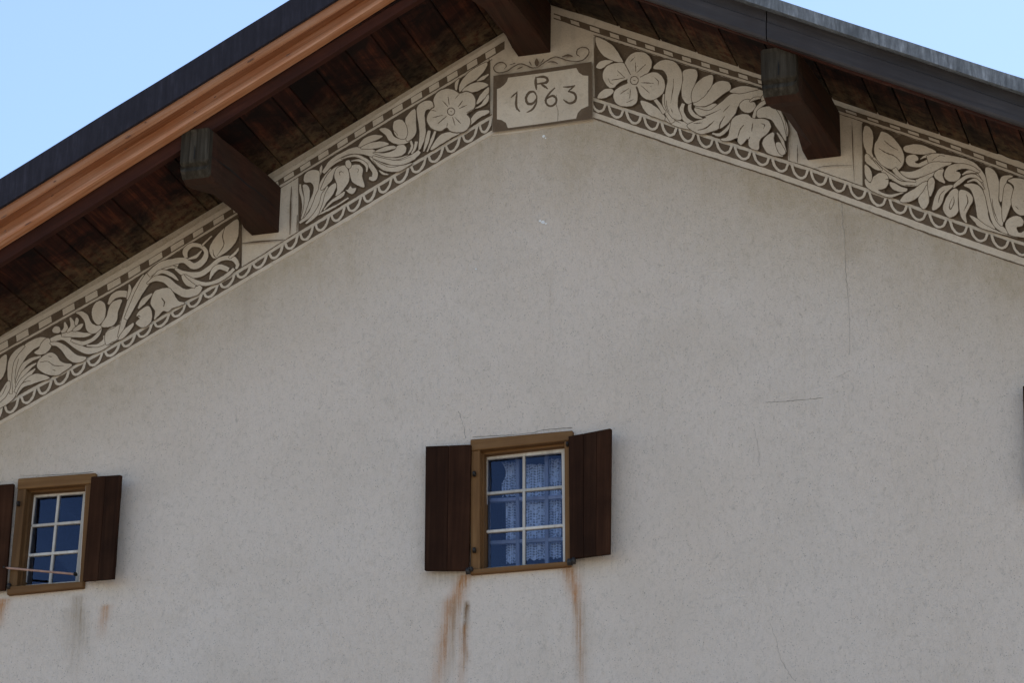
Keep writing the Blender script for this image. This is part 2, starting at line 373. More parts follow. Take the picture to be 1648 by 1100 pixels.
def planks(side, gaps_px, f, x_end):
    xs = [hit(px, py, 0).x for px, py in gaps_px]
    xs = sorted(xs)
    if side < 0:
        while xs[0] > x_end: xs.insert(0, xs[0] - random.uniform(0.22, 0.46))
        xs[0] = x_end; xs.append(RX - 0.004)
    else:
        while xs[-1] < x_end: xs.append(xs[-1] + random.uniform(0.3, 0.48))
        xs[-1] = x_end; xs.insert(0, RX + 0.004)
    for a, c in zip(xs, xs[1:]):
        g_ = 0.0055; o_ = random.uniform(-0.003, 0.004); t0, t1 = random.uniform(-.003, .003), random.uniform(-.003, .003)
        yf, yb = -1.135, 0.25
        P = lambda x, y, h: (x, y, f(x) + h)
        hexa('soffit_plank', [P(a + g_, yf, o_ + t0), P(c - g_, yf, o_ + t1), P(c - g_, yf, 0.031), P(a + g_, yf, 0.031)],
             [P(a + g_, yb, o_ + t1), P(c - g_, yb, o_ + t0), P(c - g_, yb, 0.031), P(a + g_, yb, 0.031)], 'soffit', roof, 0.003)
fl = lambda x: SL[0] + SL[1] * x
fr = lambda x: SR[0] + SR[1] * x
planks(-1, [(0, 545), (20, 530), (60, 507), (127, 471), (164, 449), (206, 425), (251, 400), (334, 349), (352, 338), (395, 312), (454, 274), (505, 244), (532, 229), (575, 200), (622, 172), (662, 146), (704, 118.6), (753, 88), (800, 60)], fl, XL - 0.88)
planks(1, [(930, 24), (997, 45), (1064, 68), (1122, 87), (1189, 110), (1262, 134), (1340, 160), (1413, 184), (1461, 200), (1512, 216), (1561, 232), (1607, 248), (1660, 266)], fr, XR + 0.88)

def rake(name, side, prof, mat, parent, xa=None, xb=None, smooth=False):
    """prof: list of (depth, (a, s) line) -> closed section swept along the rake from xa to xb"""
    if xa is None: xa, xb = ((XL - 0.95, RX) if side < 0 else (RX, XR + 0.95))
    xs = [xa + (xb - xa) * k / 24 for k in range(25)]
    V, Fc = [], []; n = len(prof)
    for x in xs:
        j = 0.0025 * math.sin(x * 2.3 + len(name)) + 0.0015 * math.sin(x * 6.1)
        for d, (a, s) in prof: V.append((x, -d, a + s * x + j))
    for i in range(24):
        for k in range(n): Fc.append((i * n + k, i * n + (k + 1) % n, (i + 1) * n + (k + 1) % n, (i + 1) * n + k))
    Fc.append(tuple(range(n))[::-1]); Fc.append(tuple(24 * n + k for k in range(n)))
    o = fixn(mesh(name, V, Fc, mat, parent))
    if smooth:
        for p in o.data.polygons: p.use_smooth = True
        o.data.set_sharp_from_angle(angle=math.radians(40))
    return o
def ln(l, dz): return (l[0] + dz, l[1])
def lmix(l, m, t): return (l[0] * (1 - t) + m[0] * t, l[1] * (1 - t) + m[1] * t)
# left rake, from the sky downwards: metal edge, two larch mouldings, red-brown inner board
l0 = zline((0, 288), (400, 40), -1.345); l1 = zline((0, 333), (400, 85), -1.345)
rake('roof_edge_metal', -1, [(1.345, l0), (1.338, l1), (1.27, ln(l1, 0.004)), (1.27, ln(l1, 0.03)), (1.33, ln(l1, 0.03)), (1.33, ln(l0, -0.012)), (1.0, ln(l0, -0.008)), (1.0, ln(l0, 0.004))], 'darkmetal', roof)
t1 = zline((0, 331), (400, 83), -1.30); b1 = zline((0, 353), (400, 104), -1.30); e1 = zline((0, 361), (400, 110.5), -1.215)
P1 = [(1.15, t1), (1.292, t1)] + [(1.292 + 0.016 * math.sin(math.pi * k / 8) ** .7, lmix(t1, b1, k / 8)) for k in range(1, 8)] + [(1.284, b1), (1.262, lmix(b1, e1, .55)), (1.235, e1), (1.15, e1)]
rake('larch_moulding', -1, P1, 'larch', roof, smooth=True)
t2 = zline((0, 366.5), (400, 116), -1.165); b2 = zline((0, 389), (400, 137), -1.225); e2 = zline((0, 396), (400, 143), -1.185)
cv = [(1.165, 0.0), (1.168, .18), (1.178, .36), (1.196, .55), (1.216, .72), (1.228, .88), (1.225, 1.0)]
P2 = [(1.142, ln(t2, .004))] + [(d, lmix(t2, b2, t)) for d, t in cv] + [(1.21, lmix(b2, e2, .6)), (1.185, e2), (1.142, e2)]
rake('larch_moulding', -1, P2, 'larch', roof, smooth=True)
for px_, py_, d_, ln__ in ((6, 349, 1.312, 6), (88, 292, 1.312, 2.5), (206, 220, 1.312, 6), (403, 97, 1.312, 7), (476, 41, 1.312, 4), (234, 197, 1.312, 2), (45, 360, 1.234, 7), (8, 372, 1.225, 3), (202, 240, 1.225, 3), (463, 88, 1.234, 4), (314, 180, 1.225, 3), (346, 156, 1.232, 2.5), (84, 315, 1.225, 3)):
    a_ = math.atan2(-0.62, 1); q_ = [hit(px_ + ln__ * math.cos(t) * math.cos(a_) - .9 * math.sin(t) * math.sin(a_), py_ + ln__ * math.cos(t) * math.sin(a_) + .9 * math.sin(t) * math.cos(a_), -d_) for t in (0, .8, 1.6, 2.4, 3.14, 3.9, 4.7, 5.5)]
    mesh('knot', q_, [tuple(range(8))], 'knot', roof)
t3 = zline((0, 352), (400, 101), -1.135); b3 = zline((0, 427), (400, 174), -1.10)
rake('barge_board', -1, [(1.138, t3), (1.136, lmix(t3, b3, .5)), (1.115, b3), (1.06, b3), (1.06, t3)], 'redboard', roof)
# right rake: lichen-grey edge strip over two weathered boards that meet in a joint
q0 = zline((1448, 62), (1648, 126), -1.32); q1 = zline((1448, 83), (1648, 149), -1.315)
rake('roof_edge_strip', 1, [(1.32, q0), (1.315, q1), (1.26, ln(q1, 0.006)), (1.0, ln(q0, -0.02)), (1.0, ln(q0, 0.0))], 'zinc', roof)
f0 = zline((1448, 84), (1648, 150), -1.2); f1 = zline((1150, 36), (1648, 204), -1.2)
xj = hit(1234, 42, -1.2).x
for (xa, xb) in ((RX, xj - 0.004), (xj + 0.004, XR + 0.95)):
    rake('fascia_board', 1, [(1.20, f0), (1.20, lmix(f0, f1, .42)), (1.218, lmix(f0, f1, .46)), (1.222, lmix(f0, f1, .93)), (1.212, f1), (1.17, f1), (1.17, f0)], 'greyboard', roof, xa, xb)
g0 = zline((1150, 20), (1648, 188), -1.15); g1 = zline((1150, 42), (1648, 211), -1.15)
rake('inner_barge_board', 1, [(1.165, g0), (1.165, g1), (1.135, g1), (1.135, g0)], 'redboard', roof)

# ------------------------------------------------------------------ purlins
def purlin(x0, x1, zb, height, skew, dfront, c):
    # (depth, chamfer left, chamfer right, lift of the underside)
    st_ = [(-0.3, .004, .004, 0), (0.16, .004, .004, 0), (0.27, c, .012, 0), (dfront - 0.34, c, .012, 0), (dfront - 0.21, .008, .012, 0), (dfront - 0.12, .008, .014, -.012),
           (dfront - 0.05, .01, .02, .01), (dfront - .012, .012, .03, .06), (dfront - .03, .01, .02, .10), (dfront - .004, .008, .014, .125), (dfront, .012, .014, .14), (dfront - .006, .02, .02, .30)]
    V, Fc, fm = [], [], []; n = 8
    for k, (d, cl, cr, lf) in enumerate(st_):
        sx = skew * max(0, d); b0 = zb + lf; zt = zb + height
        wig = 0.004 * math.sin(k * 2.1); xa, xb = x0 + sx + wig, x1 + sx - wig; e = 0.014
        if k == len(st_) - 1: xa += .02; xb -= .02; zt -= .03; b0 = zt - .05
        V += [(xa + cl, -d, b0), (xb - cr, -d, b0), (xb, -d, b0 + cr), (xb, -d, zt - e), (xb - e, -d, zt), (xa + e, -d, zt), (xa, -d, zt - e), (xa, -d, b0 + cl)]
    L = len(st_)
    for i in range(L - 1):
        for k in range(n): Fc.append((i * n + k, i * n + (k + 1) % n, (i + 1) * n + (k + 1) % n, (i + 1) * n + k)); fm.append(1 if i >= 6 else 0)
    Fc.append(tuple(range(n))); Fc.append(tuple((L - 1) * n + k for k in range(n))); fm += [0, 1]
    o = fixn(mesh('purlin', V, Fc, ['beam', 'endgrain'], house, fm))
    # drying checks along the right cheek and the end
    ck = [(dfront - .02, zb + .17), (dfront - .3, zb + .185), (dfront - .6, zb + .17), (.45, zb + .18), (.1, zb + .165)]
    W = []
    for q, (d, z) in enumerate(ck): w_ = .007 if q not in (0, len(ck) - 1) else .002; xx = x1 + skew * d + .0055; W += [(xx, -d, z - w_), (xx, -d, z + w_)]
    mesh('drying_check', W, [(2 * q, 2 * q + 2, 2 * q + 3, 2 * q + 1) for q in range(len(ck) - 1)], 'gap', o)
    xm = (x0 + x1) / 2 + skew * dfront; mesh('drying_check', [(xm - .004, -dfront - .003, zb + .15), (xm + .004, -dfront - .003, zb + .15), (xm + .008, -dfront - .003, zb + .22), (xm - .001, -dfront - .003, zb + .27)], [(0, 1, 2, 3)], 'gap', o)
    return o
M['gap'] = simple('dark crack in timber', (0.006, 0.005, 0.004), 0.95, bump=0)
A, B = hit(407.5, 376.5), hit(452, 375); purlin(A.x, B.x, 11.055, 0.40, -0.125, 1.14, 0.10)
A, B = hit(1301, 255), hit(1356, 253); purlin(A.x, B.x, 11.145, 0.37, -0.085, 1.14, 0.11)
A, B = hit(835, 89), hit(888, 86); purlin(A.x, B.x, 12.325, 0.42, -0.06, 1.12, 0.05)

# ------------------------------------------------------------------ frieze
ZF = {'A': (0, 420, 4.23), 'B': (180, 300, 4.232), 'C': (440, 180, 5.5), 'D': (600, 60, 4.583), 'E': (950, 30, 5.79), 'F': (1100, 80, 5.5),
      'G': (1370, 180, 6.47), 'H': (1500, 220, 5.238), 'P': (760, 0, 4.78), 'I': (0, 0, 1.0), 'Q': (1190, 50, 4.583), 'R': (360, 300, 9.17)}
def topx(fr_, pts):
    ox, oy, s = ZF[fr_]; return [(ox + p[0] / s, oy + p[1] / s) + tuple(q / s for q in p[2:]) for p in pts]
def interp(poly, x):
    for (x0, y0), (x1, y1) in zip(poly, poly[1:]):
        if x <= x1 or (x1, y1) == poly[-1]: return y0 + (y1 - y0) * (x - x0) / (x1 - x0)
Lp = dict(top=[(-40, 566.7), (0, 544), (200, 430.6), (440, 286), (600, 187), (810, 56)],
          dT=[(-40, 576), (0, 553.6), (200, 441.3), (440, 295), (600, 193.5), (810, 67)], dB=[(-40, 590), (0, 567.5), (200, 455), (440, 305), (600, 206), (810, 80)],
          lT=[(-40, 674.5), (0, 653), (200, 545.3), (409, 419.5), (478, 375.5), (659, 265.5), (795, 183)],
          sB=[(-40, 700.4), (0, 677.7), (200, 564.2), (409, 439), (512, 377.5), (660, 287.5), (795, 207.5)])
Rp = dict(top=[(870, 5), (890, 10.5), (940, 24), (993, 38), (1135, 86), (1221, 115), (1336, 155), (1414, 179.5), (1512, 212), (1700, 281)],
          dT=[(870, 13.6), (889, 20), (955, 41), (1100, 88.5), (1221, 126), (1382, 181.5), (1515, 224.8), (1700, 291)],
          dB=[(870, 22.6), (889, 29), (955, 51.5), (1100, 98.5), (1221, 135.5), (1382, 189), (1515, 233.5), (1700, 302)],
          lT=[(940, 152), (955, 157), (1100, 205), (1240, 250.5), (1300, 269.5), (1370, 294.5), (1509, 345), (1700, 408)],
          sB=[(940, 175), (955, 180), (1100, 229), (1240, 273.5), (1370, 319), (1509, 369), (1700, 433)],
          bB=[(940, 185), (955, 189.5), (1100, 239), (1240, 283), (1370, 329.5), (1509, 381), (1700, 445)])
Lp['bB'] = [(x, y + 6.5) for x, y in Lp['sB']]
def band(name, P, ka, kb, x0, x1, depth, mat, parent, oa=0.0, ob=0.0, jit=0.0, step=9):
    """sheet between two lines given in image pixels, ragged by jit pixels, its rim running back to the wall"""
    n = max(2, int((x1 - x0) / step)); xs = [x0 + (x1 - x0) * k / n for k in range(n + 1)]
    up = [hit(x, interp(P[ka], x) + oa + random.uniform(-jit, jit), -depth) for x in xs]
    lo = [hit(x, interp(P[kb], x) + ob + random.uniform(-jit, jit), -depth) for x in xs]
    return plate(name, up, lo, depth, mat, parent)
def plate(name, up, lo, depth, mat, parent):
    n = len(up); V = up + lo + [Vector((v.x, 0.0005, v.z)) for v in up + lo]; Fc = []
    for k in range(n - 1):
        Fc += [(k, n + k, n + k + 1, k + 1), (k, k + 1, 2 * n + k + 1, 2 * n + k), (n + k, 3 * n + k, 3 * n + k + 1, n + k + 1)]
    Fc += [(0, 2 * n, 3 * n, n), (n - 1, 2 * n - 1, 4 * n - 1, 3 * n - 1)]
    return mesh(name, V, Fc, mat, parent)
def smooth_closed(pts, sub=4):
    n = len(pts); out = []
    for i in range(n):
        p0, p1, p2, p3 = pts[i - 1], pts[i], pts[(i + 1) % n], pts[(i + 2) % n]
        d1 = math.dist(p1, p2); k = sub if d1 > 3 else 2
        for j in range(k):
            t = j / k
            out.append(tuple(0.5 * (2 * p1[c] + (p2[c] - p0[c]) * t + (2 * p0[c] - 5 * p1[c] + 4 * p2[c] - p3[c]) * t * t + (3 * p1[c] - p0[c] - 3 * p2[c] + p3[c]) * t ** 3) for c in (0, 1)))
    return out
def smooth_open(pts, sub=5):
    out = []
    for i in range(len(pts) - 1):
        p0, p1, p2, p3 = pts[max(0, i - 1)], pts[i], pts[i + 1], pts[min(len(pts) - 1, i + 2)]
        for j in range(sub):
            t = j / sub
            out.append(tuple(0.5 * (2 * p1[c] + (p2[c] - p0[c]) * t + (2 * p0[c] - 5 * p1[c] + 4 * p2[c] - p3[c]) * t * t + (3 * p1[c] - p0[c] - 3 * p2[c] + p3[c]) * t ** 3) for c in range(len(p1))))
    out.append(tuple(pts[-1])); return out
def offset(poly, d):
    n = len(poly); ar = sum(poly[i - 1][0] * poly[i][1] - poly[i][0] * poly[i - 1][1] for i in range(n)); sg = 1 if ar > 0 else -1
    out = []
    for i in range(n):
        a, c = poly[i - 1], poly[(i + 1) % n]; tx, ty = c[0] - a[0], c[1] - a[1]; L = math.hypot(tx, ty) or 1
        out.append((poly[i][0] + sg * ty / L * d, poly[i][1] - sg * tx / L * d))
    return out
LVL = [0]
def lay(name, poly, light, parent, halo=1.5):
    """one cut-out of the pale coat (or one dark scratch): front face plus a rim; pale pieces keep a scratched dark outline round them"""
    LVL[0] += 1; d = 0.0072 + 0.00007 * LVL[0]
    poly = [(x + random.uniform(-.28, .28), y + random.uniform(-.28, .28)) for x, y in poly] if len(poly) > 8 else poly
    V, Fc, fm = [], [], []
    if light and halo > 0:
        h = [hit(x, y, -(d - 0.00003)) for x, y in offset(poly, halo)]
        V += h; Fc.append(tuple(range(len(h)))); fm.append(1)
    f = [hit(x, y, -d) for x, y in poly]; i = len(V); V += f; Fc.append(tuple(range(i, i + len(f)))); fm.append(0 if light else 1)
    return mesh(name, V, Fc, ['lime', 'dark'], parent, fm)
CUR = [None]
def bl(fr_, name, pts, halo=1.05): return lay(name, smooth_closed(topx(fr_, pts)), True, CUR[0], halo)
def db(fr_, name, pts): return lay(name, smooth_closed(topx(fr_, pts)), False, CUR[0])
def ribbon(pts):
    c = smooth_open(pts); n = len(c); L, R_ = [], []
    for i in range(n):
        a, b2_ = c[max(0, i - 1)], c[min(n - 1, i + 1)]; tx, ty = b2_[0] - a[0], b2_[1] - a[1]; q = math.hypot(tx, ty) or 1; w_ = max(c[i][2], 0.3) / 2
        L.append((c[i][0] - ty / q * w_, c[i][1] + tx / q * w_)); R_.append((c[i][0] + ty / q * w_, c[i][1] - tx / q * w_))
    return L + R_[::-1]
def st(fr_, name, pts, halo=1.0): return lay(name, ribbon(topx(fr_, pts)), True, CUR[0], halo)
def K(fr_, wid, pts, name='scratched_line'):
    n = len(pts) - 1
    P = [(p[0], p[1], wid * random.uniform(0.85, 1.15) * (0.45 if k in (0, n) and n > 0 else 1.0)) for k, p in enumerate(pts)]
    if n == 1: P = [P[0], ((pts[0][0] + pts[1][0]) / 2, (pts[0][1] + pts[1][1]) / 2, wid), P[1]]
    return lay(name, ribbon(topx(fr_, P)), False, CUR[0])
def ring(fr_, c, r, wid):
    pts = [(c[0] + r * math.cos(t * math.pi / 6), c[1] + r * math.sin(t * math.pi / 6), wid) for t in range(13)]
    return lay('scratched_ring', ribbon(topx(fr_, pts)), False, CUR[0])
def quad(name, pts, light, fr_='I'): return lay(name, topx(fr_, pts), light, CUR[0], 0)

# base sheets: pale coat over the whole band, dark grounds of the panels
frL = band('frieze', Lp, 'top', 'bB', -400, 795, 0.005, 'lime', house, oa=1.3, jit=0.8); frL['label'] = 'left rake of the floral frieze'
frR = band('frieze', Rp, 'top', 'bB', 953, 2080, 0.005, 'lime', house, oa=1.0, jit=0.8); frR['label'] = 'right rake of the floral frieze'
pl_up = [(795, 66.5), (812, 55.5), (832, 42), (870, 3.5), (890, 10.5), (920, 18.5), (953, 28)]
pl_lo = [(792.5, 219), (812, 216.5), (832, 214), (870, 207.5), (890, 204.5), (920, 200), (953, 194.5)]
plaque = plate('date_plaque', [hit(x, y, -0.0052) for x, y in pl_up], [hit(x, y + random.uniform(-.6, .6), -0.0052) for x, y in pl_lo], 0.0052, 'lime', house)
plaque['label'] = 'date plaque under the ridge reading R 1963'
def ground_panel(P, x0, x1, parent):
    o = band('panel_ground', P, 'dB', 'lT', x0, x1, 0.0062, 'dark', parent, oa=5.0 if P is Lp else 5.5, ob=-1.0, jit=0.35, step=5); return o
for P, par, segs in ((Lp, frL, ((-395, -52), (-40, 389), (480, 789))), (Rp, frR, ((957, 1268), (1388, 1690), (1702, 2075)))):
    for x0, x1 in segs: ground_panel(P, x0, x1, par)
    xa, xb = (-400, 812) if P is Lp else (891, 2080)
    band('dash_ground', P, 'dT', 'dB', xa, xb, 0.0062, 'dark', par, jit=0.3, step=5)
    xa, xb = (-400, 792) if P is Lp else (955, 2080)
    band('scallop_ground', P, 'lT', 'sB', xa, xb, 0.0062, 'dark', par, oa=5.2, jit=0.35, step=5)
    # thin scratched lines that edge the pale strips
    for key, off, wd in (('dB', 4.6, 1.3), ('lT', -1.0, 1.3)) + ((('bB', 0.6, 2.2),) if P is Rp else ()):
        CUR[0] = par; xs = list(range(int(xa), int(xb), 14)) + [xb]
        lay('scratched_line', ribbon([(x, interp(P[key], x) + off + random.uniform(-.25, .25), wd * random.uniform(.7, 1.25)) for x in xs]), False, par)

def dashes(P, par, cs, ln_):
    CUR[0] = par
    for x in cs:
        l = ln_(x) * random.uniform(0.94, 1.06) / 2
        def e(k, o): return [(xx, interp(P[k], xx) + o + random.uniform(-.2, .2)) for xx in (x - l, x + l)]
        t = e('dT', 1.9); b_ = e('dB', -1.9); lean = -1.2
        quad('dash', [(t[0][0] + lean, t[0][1]), (t[1][0] + lean, t[1][1]), (b_[1][0], b_[1][1]), (b_[0][0], b_[0][1])], True)
dashes(Lp, frL, [-33 - 34.5 * k for k in range(1, 11)][::-1] + [-33, 3, 36.6, 73.3, 111, 147.8, 184, 216.6, 251, 286, 319.4, 352.5, 384, 412, 440, 465.5, 492, 521, 551.8, 580, 609, 640.4, 671, 699.3, 728.7, 760.4, 790], lambda x: 20 if x < 300 else 16.2)
dashes(Rp, frR, [895, 926, 957.7, 989.5, 1017.3, 1046.7, 1076, 1105.6, 1136.3, 1165.5, 1196.4, 1228, 1260, 1300, 1335, 1370.5, 1405.5, 1441, 1470.7, 1504, 1539, 1575.8, 1612.4, 1645.8, 1680] + [1680 + 35 * k for k in range(1, 12)], lambda x: 14.5 if x < 1250 else 17)

def scallops(P, par, ends, right_end):
    CUR[0] = par
    for k, x in enumerate(ends):
        per = (ends[k] - ends[k - 1]) if k else (ends[1] - ends[0])
        wd = per * 0.83; x0 = (x - wd) if right_end else x
        pts = []
        for j in range(9):
            t = j / 8; xx = x0 + wd * t; dp = math.sin(math.pi * t) ** 0.55 if 0 < t < 1 else 0
            yy = interp(P['lT'], xx) + 3.8 + dp * (interp(P['sB'], xx) - interp(P['lT'], xx) - 7.6)
            pts.append((xx, yy, random.uniform(3.6, 4.3)))
        lay('scallop', ribbon(pts), True, par, 0)
scallops(Lp, frL, [-24 - 27 * k for k in range(1, 14)][::-1] + [-24, 3, 29.6, 56.7, 82.7, 110.6, 137, 164.3, 192, 217, 243.8, 272, 298, 324, 350, 377, 403, 429, 455, 479, 503.6, 529, 554.5, 581, 604.5, 630, 657, 685, 713, 740, 768, 790.5], True)
scallops(Rp, frR, [951, 979.4, 1007.9, 1036.4, 1064.9, 1093.4, 1122.7, 1152.7, 1182.7, 1212.7, 1243, 1274.2, 1305, 1335.5, 1367, 1399, 1432, 1463.7, 1496, 1529, 1562, 1595.5, 1629, 1662] + [1662 + 34 * k for k in range(1, 12)], False)

# --- left rake, lower panel
CUR[0] = frL
bl('A', 'leaf', [(-40, 740), (0, 668), (44, 640), (42, 720), (22, 785), (-10, 820), (-40, 850)])
st('A', 'stem', [(-40, 1012, 25), (40, 955, 45), (85, 900, 50), (92, 820, 55), (105, 740, 60), (140, 655, 62), (200, 588, 62), (280, 548, 55), (345, 555, 36)])
st('A', 'stem', [(75, 905, 18), (66, 800, 26), (72, 700, 34), (105, 635, 34), (165, 578, 14)])
bl('A', 'leaf', [(235, 622), (266, 598), (285, 558), (322, 528), (349, 550), (342, 597), (310, 630), (270, 640), (243, 634)])
st('A', 'leaf', [(112, 830, 14), (150, 730, 28), (205, 678, 24), (278, 652, 9)])
st('A', 'leaf', [(112, 862, 20), (155, 775, 28), (208, 722, 20), (248, 698, 5)])
st('A', 'leaf', [(105, 895, 18), (150, 828, 36), (205, 768, 24), (240, 736, 5)])
bl('A', 'leaf', [(108, 925), (135, 862), (190, 795), (255, 770), (340, 797), (270, 822), (205, 845), (160, 862), (132, 892)])
K('A', 4, [(210, 818), (160, 830), (125, 870)]); K('A', 4, [(128, 665), (108, 740), (100, 835)])
bl('A', 'leaf', [(-30, 958), (0, 902), (48, 826), (68, 828), (66, 872), (40, 922), (5, 958), (-30, 988)])
K('A', 4, [(45, 850), (20, 905), (-5, 935)])
st('A', 'stem', [(345, 545, 30), (430, 520, 38), (520, 580, 40), (600, 615, 42), (690, 592, 34), (755, 545, 40), (812, 492, 50), (860, 462, 40)])
st('A', 'leaf', [(420, 508, 16), (500, 500, 40), (570, 506, 30), (632, 496, 5)])
st('A', 'stem', [(485, 540, 16), (560, 562, 26), (625, 540, 24), (668, 500, 24), (682, 450, 26)])
st('A', 'leaf', [(590, 578, 10), (660, 578, 18), (715, 545, 30), (712, 508, 18)])
bl('A', 'leaf', [(718, 490), (758, 455), (800, 448), (832, 480), (828, 520), (788, 548), (735, 572), (730, 545), (746, 522), (744, 496)])
bl('A', 'tulip_bud', [(254, 700), (278, 662), (338, 626), (380, 640), (418, 690), (487, 706), (470, 730), (430, 756), (400, 777), (350, 781), (300, 765), (260, 737)])
K('A', 6, [(272, 692), (325, 686), (370, 714), (435, 716)]); K('A', 5, [(328, 650), (355, 656)]); K('A', 5, [(358, 742), (382, 750)])
bl('A', 'leaf', [(345, 556), (400, 556), (462, 592), (522, 642), (586, 658), (562, 686), (508, 694), (458, 664), (420, 610), (385, 582), (350, 574)])
K('A', 6, [(350, 585), (395, 605), (432, 660)])
bl('A', 'leaf', [(356, 470), (376, 448), (402, 452), (412, 478), (395, 492), (366, 490)])
st('A', 'leaf', [(418, 488, 12), (448, 462, 30), (440, 418, 8)]); st('A', 'leaf', [(455, 484, 12), (496, 445, 32), (478, 388, 10)])
bl('A', 'leaf', [(518, 390), (536, 400), (526, 436), (510, 432)]); bl('A', 'leaf', [(494, 474), (530, 440), (566, 430), (550, 462), (515, 480)])
bl('A', 'tulip', [(514, 354), (556, 345), (596, 370), (622, 422), (660, 442), (692, 440), (692, 455), (650, 492), (610, 492), (585, 460), (575, 410), (545, 372)])
bl('A', 'tulip', [(698, 422), (728, 372), (744, 312), (776, 275), (828, 264), (820, 300), (802, 350), (796, 400), (770, 440), (722, 452), (690, 446)])
bl('A', 'tulip', [(628, 330), (648, 288), (685, 272), (715, 300), (718, 360), (700, 410), (670, 436), (640, 412), (626, 370)])
st('A', 'stem', [(738, 296, 12), (770, 245, 36), (822, 224, 44), (872, 236, 40), (884, 290, 32), (856, 350, 24), (832, 420, 28), (816, 470, 20)])
bl('B', 'leaf', [(-40, 1000), (20, 962), (62, 942), (72, 980), (40, 1040), (0, 1062), (-40, 1080)])
st('B', 'stem', [(48, 1030, 18), (92, 890, 36), (130, 765, 32), (172, 690, 40), (216, 602, 7)])
st('B', 'leaf', [(104, 770, 8), (122, 705, 22), (118, 668, 5)])
bl('B', 'leaf', [(45, 1042), (80, 982), (140, 934), (146, 950), (110, 1002), (70, 1038)])
st('B', 'stem', [(95, 905, 24), (140, 812, 38), (190, 715, 50), (245, 630, 62), (315, 562, 66), (395, 530, 58), (450, 545, 44)])
st('B', 'stem', [(430, 560, 12), (500, 598, 38), (600, 600, 36), (680, 545, 30), (740, 497, 26), (820, 490, 34), (855, 530, 26), (846, 562, 12)])
st('B', 'stem', [(488, 610, 26), (560, 650, 34), (640, 666, 24), (720, 646, 24), (790, 602, 24), (832, 562, 18)])
st('B', 'leaf', [(666, 634, 6), (690, 580, 30), (732, 548, 34), (795, 570, 30)])
st('B', 'leaf', [(800, 488, 12), (840, 456, 16), (870, 414, 7)])
st('B', 'tendril', [(250, 604, 30), (330, 542, 46), (420, 514, 42), (492, 505, 36), (560, 545, 42), (622, 508, 38), (642, 450, 28), (602, 406, 24), (540, 402, 28), (500, 442, 34), (506, 488, 22)])
K('B', 7, [(415, 540), (500, 560), (560, 585)])
st('B', 'tendril', [(520, 496, 8), (572, 478, 20), (612, 438, 6)]); K('B', 6, [(540, 500), (585, 494)])
st('B', 'stem', [(615, 402, 10), (682, 338, 10)])
bl('B', 'leaf', [(664, 430), (690, 370), (750, 300), (852, 224), (864, 280), (852, 360), (802, 430), (742, 470), (700, 492), (675, 470)])
K('B', 6, [(772, 275), (754, 340), (762, 400), (715, 474)]); K('B', 6, [(688, 430), (695, 470), (716, 490)])
st('B', 'leaf', [(262, 640, 8), (330, 582, 24), (400, 600, 26), (452, 642, 8)])
st('B', 'leaf', [(240, 664, 8), (300, 628, 34), (370, 640, 46), (430, 692, 52), (500, 730, 54), (570, 714, 54), (608, 682, 26)])
st('B', 'leaf', [(480, 604, 16), (510, 652, 36), (566, 684, 22)])
bl('B', 'bellflower', [(288, 722), (330, 700), (390, 694), (420, 730), (450, 780), (496, 795), (460, 815), (412, 830), (382, 856), (350, 850), (320, 880), (288, 908), (295, 850), (264, 800)])
K('B', 11, [(338, 762), (358, 788), (352, 820)])
st('B', 'leaf', [(180, 832, 10), (220, 780, 34), (274, 732, 10)])
bl('B', 'leaf', [(163, 930), (190, 902), (168, 880), (200, 840), (250, 818), (271, 860), (268, 920), (230, 957), (190, 957)])
K('B', 8, [(150, 905), (180, 884), (196, 890)])

# --- left rake, upper panel
st('C', 'leaf', [(238, 640, 14), (240, 700, 22), (262, 780, 22), (262, 860, 16), (245, 935, 6)])
st('C', 'stem', [(232, 985, 18), (320, 912, 36), (372, 820, 46), (412, 705, 52), (455, 610, 56), (525, 520, 50)])
st('C', 'leaf', [(402, 590, 12), (420, 510, 22), (427, 474, 5)])
st('C', 'leaf', [(285, 990, 12), (362, 922, 34), (425, 830, 44), (445, 740, 36), (480, 660, 8)])
bl('C', 'leaf', [(268, 600), (285, 545), (340, 515), (402, 525), (410, 580), (396, 680), (370, 740), (330, 842), (280, 922), (258, 934), (310, 820), (350, 720), (357, 662), (330, 626), (285, 626)])
bl('C', 'leaf', [(264, 690), (262, 648), (300, 650), (322, 700), (315, 780), (290, 862), (265, 930), (245, 946), (268, 860), (276, 770)])
bl('C', 'leaf', [(420, 690), (445, 620), (480, 555), (545, 492), (602, 474), (582, 492), (536, 540), (520, 600), (480, 645), (445, 680)])
bl('C', 'leaf', [(408, 902), (440, 800), (462, 720), (502, 660), (548, 630), (552, 670), (520, 740), (470, 800), (440, 852)])
st('C', 'leaf', [(398, 912, 8), (480, 870, 18), (560, 828, 14), (664, 762, 12)]); st('C', 'leaf', [(445, 868, 8), (520, 792, 20), (600, 742, 32), (630, 708, 8)])
st('C', 'stem', [(440, 540, 26), (520, 446, 50), (620, 388, 60), (720, 345, 62), (810, 345, 66), (900, 380, 66), (1000, 428, 60), (1100, 432, 50), (1210, 400, 40)])
st('C', 'leaf', [(600, 415, 8), (720, 388, 26), (800, 418, 34), (862, 480, 40), (900, 540, 44), (888, 588, 48), (848, 586, 20)])
K('C', 7, [(540, 440), (640, 385), (740, 375), (830, 415)]); K('C', 6, [(620, 412), (720, 400), (800, 430)])
st('C', 'leaf', [(690, 435, 6), (760, 430, 18), (822, 470, 26), (826, 532, 6)])
bl('C', 'leaf', [(750, 310), (800, 240), (880, 205), (966, 214), (920, 246), (850, 272), (790, 302)])
bl('C', 'leaf', [(770, 322), (860, 276), (960, 262), (1022, 285), (960, 310), (880, 325)])
